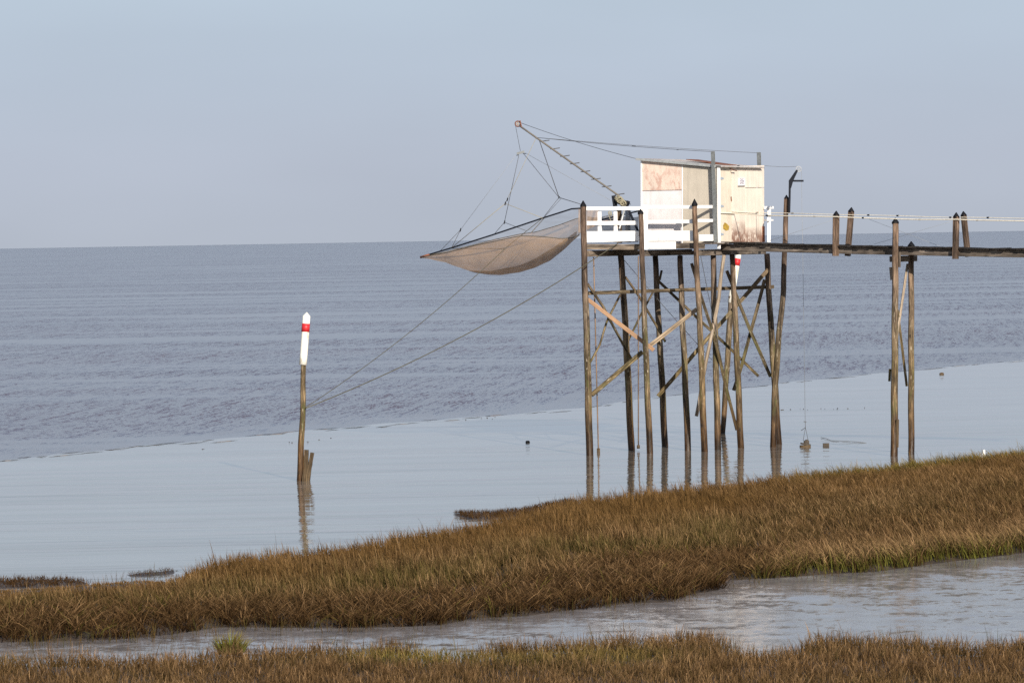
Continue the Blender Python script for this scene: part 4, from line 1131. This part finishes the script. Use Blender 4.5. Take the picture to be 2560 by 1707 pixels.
sweep('pole_tip', net, M['rust'], [W(1051, 643.5, dc(1052)), W(1073, 636.8, dc(1073) + .03)], 0.066, sec='9')
rope('edge_rope', net, M['rope_d'], [netpt(NEARR, x, -1) for x in np.linspace(1053, 1448, 40)], 0.012)
rope('edge_rope', net, M['rope_d'], [netpt(FARR, x, 1) for x in np.linspace(1053, 1448, 40)], 0.010)
# doubled, darker foot of the bag
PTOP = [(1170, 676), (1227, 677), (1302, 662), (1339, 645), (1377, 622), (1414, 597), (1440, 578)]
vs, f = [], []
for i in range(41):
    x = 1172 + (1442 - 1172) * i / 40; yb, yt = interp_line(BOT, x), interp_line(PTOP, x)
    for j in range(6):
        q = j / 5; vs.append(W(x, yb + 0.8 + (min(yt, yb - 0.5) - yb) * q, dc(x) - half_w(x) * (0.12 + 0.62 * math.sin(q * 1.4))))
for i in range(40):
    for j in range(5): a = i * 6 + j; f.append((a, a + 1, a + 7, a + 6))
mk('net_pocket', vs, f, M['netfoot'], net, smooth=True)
# end of the net gathered behind the rail
vs, f = [], []
for i in range(15):
    t = i / 14; x = 1446 + 52 * t
    for j in range(9):
        s = j / 8; y = (523 + 2 * t) * (1 - s) + (586 - 26 * t) * s
        vs.append(W(x, y, 102.0 + 0.9 * t + 0.12 * math.sin(i * 1.1 + j * .5)))
for i in range(14):
    for j in range(8): a = i * 9 + j; f.append((a, a + 1, a + 10, a + 9))
mk('net_end', vs, f, M['net'], net, smooth=True)
vs, f = [], []
for i in range(19):
    t = i / 18; x = 1468 + 128 * t
    for j in range(7):
        s = j / 6; y = (540 + 4 * math.sin(t * 9)) * (1 - s) + (606) * s
        vs.append(W(x, y, 103.3 + 0.3 * t + 0.1 * math.sin(i * 1.3)))
for i in range(18):
    for j in range(6): a = i * 7 + j; f.append((a, a + 1, a + 8, a + 7))
mk('net_fold', vs, f, M['netshaded'], net, smooth=True)
sweep('net_pole', net, M['steel_black'], [W(1498, 551, 103.0), W(1600, 527, 103.1)], 0.04, sec='8')
sweep('net_pole', net, M['rust'], [W(1500, 555, 103.05), W(1535, 548, 103.05)], 0.03, sec='8')
# hangers
spr = W(1301, 383, 103.6)
def hang(a, b, mat='wire', r=0.007, sag=0.0, knot=None):
    o = rope('hanger_rope', net, M[mat], sagged(a, b, sag, 8) if sag else [a, b], r); return o
rope('lift_cable', net, M['wire'], [WH + Vector((-0.07, 0, -0.02)), spr + Vector((0, 0, 0.06))], 0.006)
sweep('spreader', net, M['dullgrey'], [W(1292, 384.5, 103.6), W(1311, 379.5, 103.6)], 0.022, 0.06)
sweep('spreader_hook', net, M['steel_black'], [W(1291, 389, 103.58), W(1297, 387.5, 103.58)], 0.03, 0.02)
sweep('spreader_hook', net, M['steel_black'], [W(1307, 384.5, 103.58), W(1316, 384, 103.58)], 0.03, 0.02)
K1 = W(1261, 556, 104.3); K2 = W(1397.5, 494, 103.0); K3 = W(1151, 575, 104.5); K4 = W(1263, 509, 103.2)
hang(W(1297, 389, 103.58), K1); hang(K1, W(1236, 585, 104.7)); hang(K1, W(1315, 577, 103.9))
hang(W(1310, 386, 103.58), K2)
hang(W(1289, 389.5, 103.58), K3, 'wire_f', 0.004); hang(K3, W(1101, 627, 104.7)); hang(K3, W(1130, 618, 104.3))
hang(W(1317, 385, 103.58), W(1525, 500, 102.4), 'wire_f', 0.005)
hang(B2, K2, 'wire', 0.010); hang(K2, W(1360, 542, 103.0), 'wire', 0.008); hang(K2 + Vector((0.06, 0, -0.03)), W(1361, 543, 103.0), 'wire', 0.006)
hang(K2 + Vector((0.03, 0, -0.01)), W(1456, 512, 102.2), 'wire', 0.009)
hang(B1 - Vector((0, 0, 0.03)), K4, 'rope', 0.006); hang(K4, W(1130, 619, 104.3), 'rope', 0.008); hang(K4, W(1356, 545, 103.0), 'rope', 0.008)
hang(W(1126, 621, 104.2), W(1261, 622, 102.2), 'rope_d', 0.008)
hang(W(1360, 546, 102.9), W(1328, 582, 102.2), 'rope_d', 0.010)
for K, s in ((K1, 0.045), (K2, 0.03), (K4, 0.05), (K4 + Vector((0.06, 0, 0.11)), 0.045), (K3, 0.05)):
    sweep('shackle', net, M['cap'], [K + Vector((-0.01, 0, -s)), K + Vector((0.015, 0, s))], 0.035, 0.03)

# ------------------------------------------------------------------ MARKER POLES
def marker(label, tip, redt, redb, wbot, mid, base, dtop, wtop, wwood, white_w2=None):
    b = G(*base)
    t = thing('marker_pole', label, 'marker pole', b, 'striped marker poles in the water')
    at = lambda x, y: W(x, y, dtop + (b.y - dtop) * (y - tip[1]) / (base[1] - tip[1]))
    s = at(*base).y / 92.0 / 100.0
    k = b.y / FPX
    w2 = white_w2 or wtop * 1.15
    sh = (wbot[0] - tip[0]) / (wbot[1] - tip[1])
    xs = lambda y: tip[0] + sh * (y - tip[1])
    ts = 10
    P = [at(xs(tip[1] + ts), tip[1] + ts), at(*wbot)]
    sl = sweep('sleeve', t, M['buoywhite'], P, wtop * k, sec='14', jit=0.004, taper=(1, w2 / wtop), seg=0.3)
    ax = (P[0] - P[1]).normalized()
    top = at(*tip); x = ax.cross(Vector((0, 1, 0))).normalized(); y = ax.cross(x)
    ring_ = [P[0] + (x * math.cos(a) + y * math.sin(a)) * wtop * k / 2 for a in np.linspace(0, 2 * math.pi, 14, endpoint=False)]
    mk('tip', ring_ + [top], [(i, (i + 1) % 14, 14) for i in range(14)], M['buoywhite'], t, smooth=False)
    sweep('red_band', t, M['red'], [at(xs(redt), redt), at(xs(redb), redb)], wtop * k * 1.035, sec='14', jit=0.0, taper=(1, 1.03))
    path = [at(*wbot) + ax * 0.2] + [at(*m) for m in mid] + [b, b - ax * 0.5]
    sweep('pole', t, M['pile'], path, wwood[0] * k, sec='11', seg=0.25, jit=0.05, taper=(1, wwood[1] / wwood[0]), wob=0.006)
    return t
mp1 = marker('white marker pole with a red band standing alone beside broken stakes', (767, 780), 809, 829.5, (757.5, 912), [(758, 960), (757, 1022), (756, 1060), (753, 1110)], (749.5, 1202), 90.8, 19.5, (12.5, 17), 19.5)
mp2 = marker('white marker pole with a red band seen behind the platform piles', (1849.5, 612), 646.5, 664, (1826.5, 757), [(1822, 850), (1815, 960)], (1807, 1082), 109.6, 15, (16, 13), 15.5)
# broken stakes at the foot of the lone pole
k1 = G(762, 1202).y / FPX
s1 = sweep('stake', None, M['stake'], [G(761.5, 1203) - Vector((0, 0, 0.4)), G(761.5, 1203), W(764.5, 1165, 90.7), W(766, 1124, 90.7)], 13 * k1, 8 * k1, jit=0.12, taper=(1, 0.8), seg=0.12)
tag(s1, 'shorter split stake leaning against the lone marker pole', 'stake', 'broken stakes at the marker pole')
s2 = sweep('stake', None, M['stake'], [G(770, 1201) - Vector((0.02, 0, 0.4)), G(770, 1201), W(774, 1170, 90.7), W(780.5, 1131, 90.7)], 9.5 * k1, 7 * k1, jit=0.1, taper=(1, 0.95), seg=0.12)
tag(s2, 'thin stake tilting away to the right of the lone marker pole', 'stake', 'broken stakes at the marker pole')
# mooring ropes from the lone pole
TIE = W(764.5, 1020, 90.55)
E2 = Sp(1544, 609, 0.05)
r2 = rope('mooring_rope', None, M['mooring'], sagged(TIE, E2, 0.28, 24), 0.012); tag(r2, 'long pale rope from the marker pole up to the deck edge', 'rope', 'ropes tied to the marker pole')
r1 = rope('mooring_rope', None, M['mooring'], sagged(TIE + Vector((0, 0, 0.02)), W(1264, 620, 102.0), 0.2, 20) + [W(1356, 546, 102.8)], 0.0085); tag(r1, 'long pale rope from the marker pole up to the net', 'rope', 'ropes tied to the marker pole')
lp = ring('rope_loop', None, M['rope_d'], W(757, 1022, 90.75), 14.5 * k1 / 2, 0.012, (0, 0.1, 1)); tag(lp, 'dark rope loop tied round the lone marker pole', 'rope')

# ------------------------------------------------------------------ WALKWAY
NP0 = W(1803, 605, 101.2); NP1 = W(2238, 612, 97.75)
WD = (NP1 - NP0); WD.z = 0; WL = WD.length; WD.normalize()
WN = Vector((WD.y, -WD.x, 0)); WN = WN if WN.y < 0 else -WN       # towards the camera
CR = -WN
NP = Vector((NP0.x, NP0.y, 0))
def NEp(x, y, off=0.0): return PL(x, y, NP + WN * off, WN)
WIDTH = 0.74
walk = thing('walkway', 'long narrow plank footbridge running from the hut to the shore', 'walkway', (10.5, 97.5, 5.3))
zL = NEp(1803, 605.5).z; zR = NEp(2560, 622.5).z; uR = (NEp(2560, 622.5) - NP).dot(WD)
def ztop(u): return zL + (zR - zL) * u / uR - 0.018 * math.sin(math.pi * u / uR)
LEN = uR + 5.0
def WP(u, c, z): return NP + WD * u + CR * c + Vector((0, 0, ztop(u) + z))
pitch = 0.158; n_pl = int(LEN / pitch)
rr = random.Random(8)
for i in range(n_pl):
    u = 0.02 + i * pitch; wv = pitch - rr.uniform(0.014, 0.03); e0 = -0.10 + rr.uniform(-.03, .03); e1 = WIDTH + 0.06 + rr.uniform(-.03, .03); dz = rr.uniform(-0.008, 0.012)
    q = [WP(u, e0, dz), WP(u + wv, e0, dz), WP(u + wv, e1, dz + rr.uniform(-.006, .006)), WP(u, e1, dz)]
    slab('plank', walk, M['tar'], q, (0, 0, 1), 0.042)
for c in (0.0, WIDTH - 0.05):
    for u0, u1 in ((-0.02, 4.25), (4.26, LEN)) if c == 0 else ((0.0, LEN),):
        sweep('stringer', walk, M['beam'], [WP(u0, c + 0.03, -0.135), WP((u0 + u1) / 2, c + 0.03, -0.135), WP(u1, c + 0.03, -0.135)], 0.06, 0.175, ref=Vector((0, 0, 1)), seg=0.6, jit=0.02)
def wpost(top, bot, off, w, capw, caph, capk=4):
    o = sweep('rail_post', walk, M['pile'], [NEp(*top, off), NEp(*bot, off)], w, w * 0.9, ref=WN, jit=0.02, seg=0.3)
    ax = (NEp(*top, off) - NEp(*bot, off)).normalized()
    cone_cap('cap', o, NEp(*top, off) + ax * caph * SPX, capw * SPX / 2, caph * SPX, 3 * SPX, 8, ax)
wpost((2090.5, 537), (2089, 640), 0.075, 0.145, 16, 10)
wpost((2128, 527.5), (2119, 640), -WIDTH - 0.04, 0.135, 15, 9.5)
wpost((2390.5, 541), (2388.5, 647.5), 0.075, 0.140, 15, 10)
wpost((2409, 537.5), (2420, 642), -WIDTH - 0.04, 0.130, 15, 9.5)
# rope rails
def path_px(pts, offs): return [NEp(x, y, o) for (x, y), o in zip(pts, offs)]
ra = rope('hand_rope', None, M['rope_w'], [DWp(1831, 529, 0.03), DWp(1893, 532, 0.05)] + path_px([(1980, 533.3), (2080, 536.3), (2128, 537.5), (2171, 538), (2244, 539.5), (2310, 542), (2378, 543.8), (2410, 543.5), (2470, 544.3), (2560, 546.3), (2960, 551)],
          [-.6, -.68, -.70, -.70, -.7, -.7, -.70, -.71, -.7, -.7, -.7]), 0.010)
tag(ra, 'thin pale hand rope along the far side of the walkway posts', 'hand rope', 'hand ropes along the walkway')
rb = rope('hand_rope', None, M['rope_w'], [DWp(1801, 532, 0.03), DWp(1838, 533.5, 0.05)] + path_px([(1916, 539), (2035.6, 541), (2089, 542), (2158, 545), (2240, 547.5), (2299, 549), (2390, 548.8), (2443, 550.6), (2560, 552.7), (2960, 560)],
          [0.0, .12, .155, .10, .10, .12, .15, .12, .1, .1]), 0.017)
tag(rb, 'thick white hand rope along the near side of the walkway posts', 'hand rope', 'hand ropes along the walkway')
for o_, pts, off in ((ra, [(1893, 531.7), (1981, 533.3), (2171, 538), (2244, 539.5), (2376, 543.8), (2470, 544.3)], -.7), (rb, [(1917, 539), (2035.6, 541), (2158, 545), (2299, 549), (2443, 550.6)], .1)):
    for x, y in pts:
        p = NEp(x, y, off)
        if x == 1893: p = DWp(1893, 532, 0.05)
        sweep('rope_clip', o_, M['cap'], [p - WD * 0.03, p + WD * 0.03], 0.042, sec='8')
for a, b in (((1880, 616), (2080, 551)), ((2172, 548), (2350, 616)), ((2184, 611), (2378, 554))):
    rope('rail_wire', walk, M['wire_f'], [NEp(*a, -WIDTH), NEp(*b, -WIDTH)], 0.004)

trestle = thing('walkway_trestle', 'pair of braced timber piles carrying the walkway off to the right', 'trestle', G(2256, 1138))
def tpile(pts, d0, w0, w1, cap): return pile(trestle, pts, d0, w0, w1, cap)
dn2 = NEp(2238, 600, 0.09).y; df2 = NEp(2278, 615, -WIDTH - 0.02).y
tpile([(2238.3, 555.5), (2238, 640), (2237, 800), (2235, 1140)], dn2, 15, 18.5, (18, 11, 4))
tpile([(2278, 614), (2278, 760), (2278, 920), (2278, 1135)], df2, 14, 16, (18, 11, 4))
sweep('cross_beam', trestle, M['beam'], [NEp(2229, 648, 0.02), NEp(2288, 646, -WIDTH - 0.2)], 0.15, 0.155, ref=Vector((0, 0, 1)))
tm = (dn2 + G(2235, 1140).y) / 2
def tbr(pts, w, mat): sweep('brace', trestle, M[mat], [W(x, y, d) for x, y, d in pts], w * SPX, w * SPX * .7, ref=Vector((0, 1, 0)), jit=0.04)
tbr([(2269, 660, df2 - .1), (2242, 846, dn2 - 0.05)], 6, 'palewood')
tbr([(2244, 775, dn2 + .1), (2267, 965, df2 - .25)], 6, 'brace')
tbr([(2226.5, 668, dn2 + .05), (2229.5, 700, dn2 + 0.05)], 7, 'palewood')
tbr([(2225, 922, tm), (2223.5, 953, tm)], 6, 'brace')
tbr([(2244, 1048, G(2240, 1140).y + .05), (2243, 1118, G(2240, 1140).y + .05)], 7, 'stake')
sweep('bolt_block', trestle, M['beam'], [NEp(2248, 630, 0.10), NEp(2248, 668, 0.10)], 0.06, 0.06, ref=WN)

# ------------------------------------------------------------------ DAVIT with pulley, line and weights
M['pulley'] = plain('pulley_grey', (0.42, 0.43, 0.44), 0.6)
dv = thing('davit', 'black steel davit with a white pulley wheel bolted to the tallest post', 'davit', W(1974, 500, 101.6))
DD = 101.6
sweep('davit_post', dv, M['steel_black'], [W(1973, 533, DD), W(1974, 498, DD), W(1974.5, 462, DD)], 0.055, 0.06, ref=Vector((0, 1, 0)))
g_ = [W(x, y, DD) for x, y in ((1971.8, 452), (1991, 424), (1995, 427), (1983, 452.5), (1978, 470), (1972.2, 476))]
mk('gusset', [p + Vector((0, -.02, 0)) for p in g_] + [p + Vector((0, .02, 0)) for p in g_],
   [tuple(range(6)), tuple(range(11, 5, -1))] + [(i, (i + 1) % 6, 6 + (i + 1) % 6, 6 + i) for i in range(6)], M['steel_black'], dv)
sweep('davit_arm', dv, M['steel_black'], [W(1981, 452.5, DD), W(2009, 452.5, DD)], 0.05, 0.05, ref=Vector((0, 0, 1)))
pc = W(1996.5, 423, DD)
pv = ring('pulley_wheel', dv, M['pulley'], pc, 0.074, 0.009, (0.1, -1, 0))
for k in range(3):
    a = k * math.pi / 3 + 0.3; d = Vector((math.cos(a), 0, math.sin(a))); sweep('spoke', pv, M['wire_f'], [pc - d * .07, pc + d * .07], 0.014, 0.012)
cb = rope('davit_cable', None, M['wire_f'], sagged(DWp(1912, 414.5, 0.05), pc + Vector((-0.02, 0, 0.075)), 0.02), 0.006); tag(cb, 'thin cable from the hut eave to the white pulley wheel', 'cable')
base_w = G(2013, 1116)
ln = rope('weight_line', None, M['wire_f'], [pc + Vector((0.075, 0, 0)), W(2007, 640, DD), W(2013, 1053, base_w.y)], 0.005); tag(ln, 'thin vertical line hanging from the pulley down to the weight', 'line')
wt_ = thing('anchor_weight', 'stack of flat weights on a rope bridle resting in the shallow water', 'weight', base_w)
k2 = base_w.y / FPX
def disc(name, x, y, rx, h, tilt=0.0, mat='concrete'):
    c = W(x, y, base_w.y); vs = []; n = 12; f = []
    for zz in (-h / 2, h / 2):
        for i in range(n):
            a = 2 * math.pi * i / n; vs.append(c + Vector((math.cos(a) * rx, math.sin(a) * rx * 0.7, zz * k2 - math.cos(a) * rx * tilt)))
    f = [tuple(range(n))[::-1], tuple(range(n, 2 * n))] + [(i, (i + 1) % n, n + (i + 1) % n, n + i) for i in range(n)]
    mk(name, [Vector(v) for v in vs], f, M[mat], wt_)
disc('weight_plate', 2013, 1114.5, 14 * k2, 4, 0, 'stake'); disc('weight_plate', 2014, 1110, 13 * k2, 4, 0.18); disc('weight_block', 2016, 1105, 7 * k2, 8); disc('weight_block', 2017, 1101, 4 * k2, 5)
for x in (2008, 2020.5): rope('bridle', wt_, M['wire'], [W(2013.5, 1068, base_w.y - .02), W(x, 1101, base_w.y - .02)], 0.006)
rope('bridle', wt_, M['wire'], [W(2013, 1053, base_w.y - .02), W(2013.5, 1068, base_w.y - .02), W(2003, 1076, base_w.y - .02)], 0.008)
sweep('knot', wt_, M['wire'], [W(2009, 1053.5, base_w.y - .02), W(2016, 1054.5, base_w.y - .02)], 0.03, 0.02)
bx = G(2065, 1114); bb = sweep('wood_block', None, M['stake'], [bx + Vector((-0.085, 0, 0.03)), bx + Vector((0.085, 0, 0.03))], 0.09, 0.09, ref=Vector((0, 0, 1)), jit=0.08); bb.data.materials[0] = M['concrete']
tag(bb, 'small dark wooden block lying in the water beside the weight', 'block')
# floating bits
dw = blob('driftwood_lump', None, M['cap'], G(1319, 1106) + Vector((0, 0, 0.02)), (0.065, 0.05, 0.04), 4, 2, 0.15); tag(dw, 'small black lump alone on the calm water near the deck', 'driftwood')
dw2 = blob('drift_log', None, M['stake'], G(2354, 935) + Vector((0, 0, 0.02)), (0.10, 0.06, 0.045), 6, 2, 0.15); tag(dw2, 'small dark log on the water edge behind the trestle', 'log')
st = rope('drift_branch', None, M['rope_d'], [G(2052, 1093, .01), G(2066, 1096, .015), G(2078, 1101, .01), G(2108, 1102, .015), G(2140, 1104, .015), G(2166, 1107, 0.0)], 0.006); tag(st, 'thin drifting branch lying on the water beyond the wooden block', 'branch')
M['flotsam'] = M['dark']
def flotsam():
    r = random.Random(9); vs, f = [], []
    rows = [((1952, 1024.5), (2190, 1020), 13), ((720, 1107), (905, 1089), 5), ((1160, 1050), (1260, 1043), 6), ((505, 1122), (560, 1117), 2)]
    for (a, b, n) in rows:
        for i in range(n):
            t = r.random(); x = a[0] + (b[0] - a[0]) * t; y = a[1] + (b[1] - a[1]) * t + r.uniform(-2, 2); c = G(x, y); L = r.uniform(.01, .05); w = r.uniform(.01, .04); b0 = len(vs)
            vs += [c + Vector((-L, 0, -.005)), c + Vector((0, -w, -.005)), c + Vector((L, 0, -.005)), c + Vector((0, w, -.005)), c + Vector((0, 0, .018))]
            f += [(b0, b0 + 1, b0 + 4), (b0 + 1, b0 + 2, b0 + 4), (b0 + 2, b0 + 3, b0 + 4), (b0 + 3, b0, b0 + 4)]
    o = mk('flotsam', vs, f, M['dark']); o['kind'] = 'stuff'; o['label'] = 'scattered specks of drift weed on the calm water'; o['category'] = 'flotsam'
flotsam()

# ------------------------------------------------------------------ THE GULL
def gull():
    base = G(2458, 1160); d = base.y; k = d / FPX
    t = thing('gull', 'white gull with a dark ear spot standing at the grass edge', 'gull', base)
    # rings along the body: tail (left, low) -> chest -> neck -> head, facing right
    secs = [(-0.15, 0.045, 0.012, 0.02), (-0.10, 0.085, 0.040, 0.04), (-0.04, 0.13, 0.060, 0.06), (0.012, 0.175, 0.062, 0.062), (0.045, 0.22, 0.05, 0.05), (0.05, 0.255, 0.036, 0.036), (0.052, 0.285, 0.033, 0.031), (0.056, 0.31, 0.034, 0.031), (0.06, 0.335, 0.026, 0.025), (0.062, 0.348, 0.008, 0.008)]
    n = 12; vs, f = [], []
    c0 = Vector((base.x - 0.03, d, 0.02))
    for i, (x, z, rx, ry) in enumerate(secs):
        j0, j1 = secs[max(i - 1, 0)], secs[min(i + 1, len(secs) - 1)]
        tv = Vector((j1[0] - j0[0], 0, j1[1] - j0[1])).normalized(); nx_ = Vector((-tv.z, 0, tv.x))
        for m_ in range(n):
            a = 2 * math.pi * m_ / n; vs.append(c0 + Vector((x, 0, z)) + nx_ * (math.cos(a) * rx) + Vector((0, math.sin(a) * ry, 0)))
    for i in range(len(secs) - 1):
        for m_ in range(n): f.append((i * n + m_, i * n + (m_ + 1) % n, (i + 1) * n + (m_ + 1) % n, (i + 1) * n + m_))
    f.append(tuple(range(n))); f.append(tuple((len(secs) - 1) * n + m_ for m_ in range(n)))
    o = mk('body', vs, f, M['gull'], t, smooth=True)
    bm = bmesh.new(); bm.from_mesh(o.data); bmesh.ops.recalc_face_normals(bm, faces=bm.faces); bm.to_mesh(o.data); bm.free()
    sweep('beak', t, M['dark'], [c0 + Vector((0.085, 0, 0.307)), c0 + Vector((0.135, 0, 0.300))], 0.018, sec='6', taper=(1, 0.3))
    blob('ear_spot', t, M['dark'], c0 + Vector((0.03, -0.026, 0.308)), (0.008, 0.006, 0.009), 1, 1, 0)
    blob('eye', t, M['dark'], c0 + Vector((0.072, -0.028, 0.315)), (0.005, 0.004, 0.005), 1, 1, 0)
    for s in (-1, 1):
        blob('wing', t, M['gullgrey'], c0 + Vector((-0.075, s * 0.05, 0.115)), (0.075, 0.018, 0.05), 2, 2, 0.03)
        sweep('leg', t, M['dark'], [c0 + Vector((0.0, s * 0.02, 0.12)), c0 + Vector((0.005, s * 0.02, -0.02))], 0.008, sec='5')
gull()
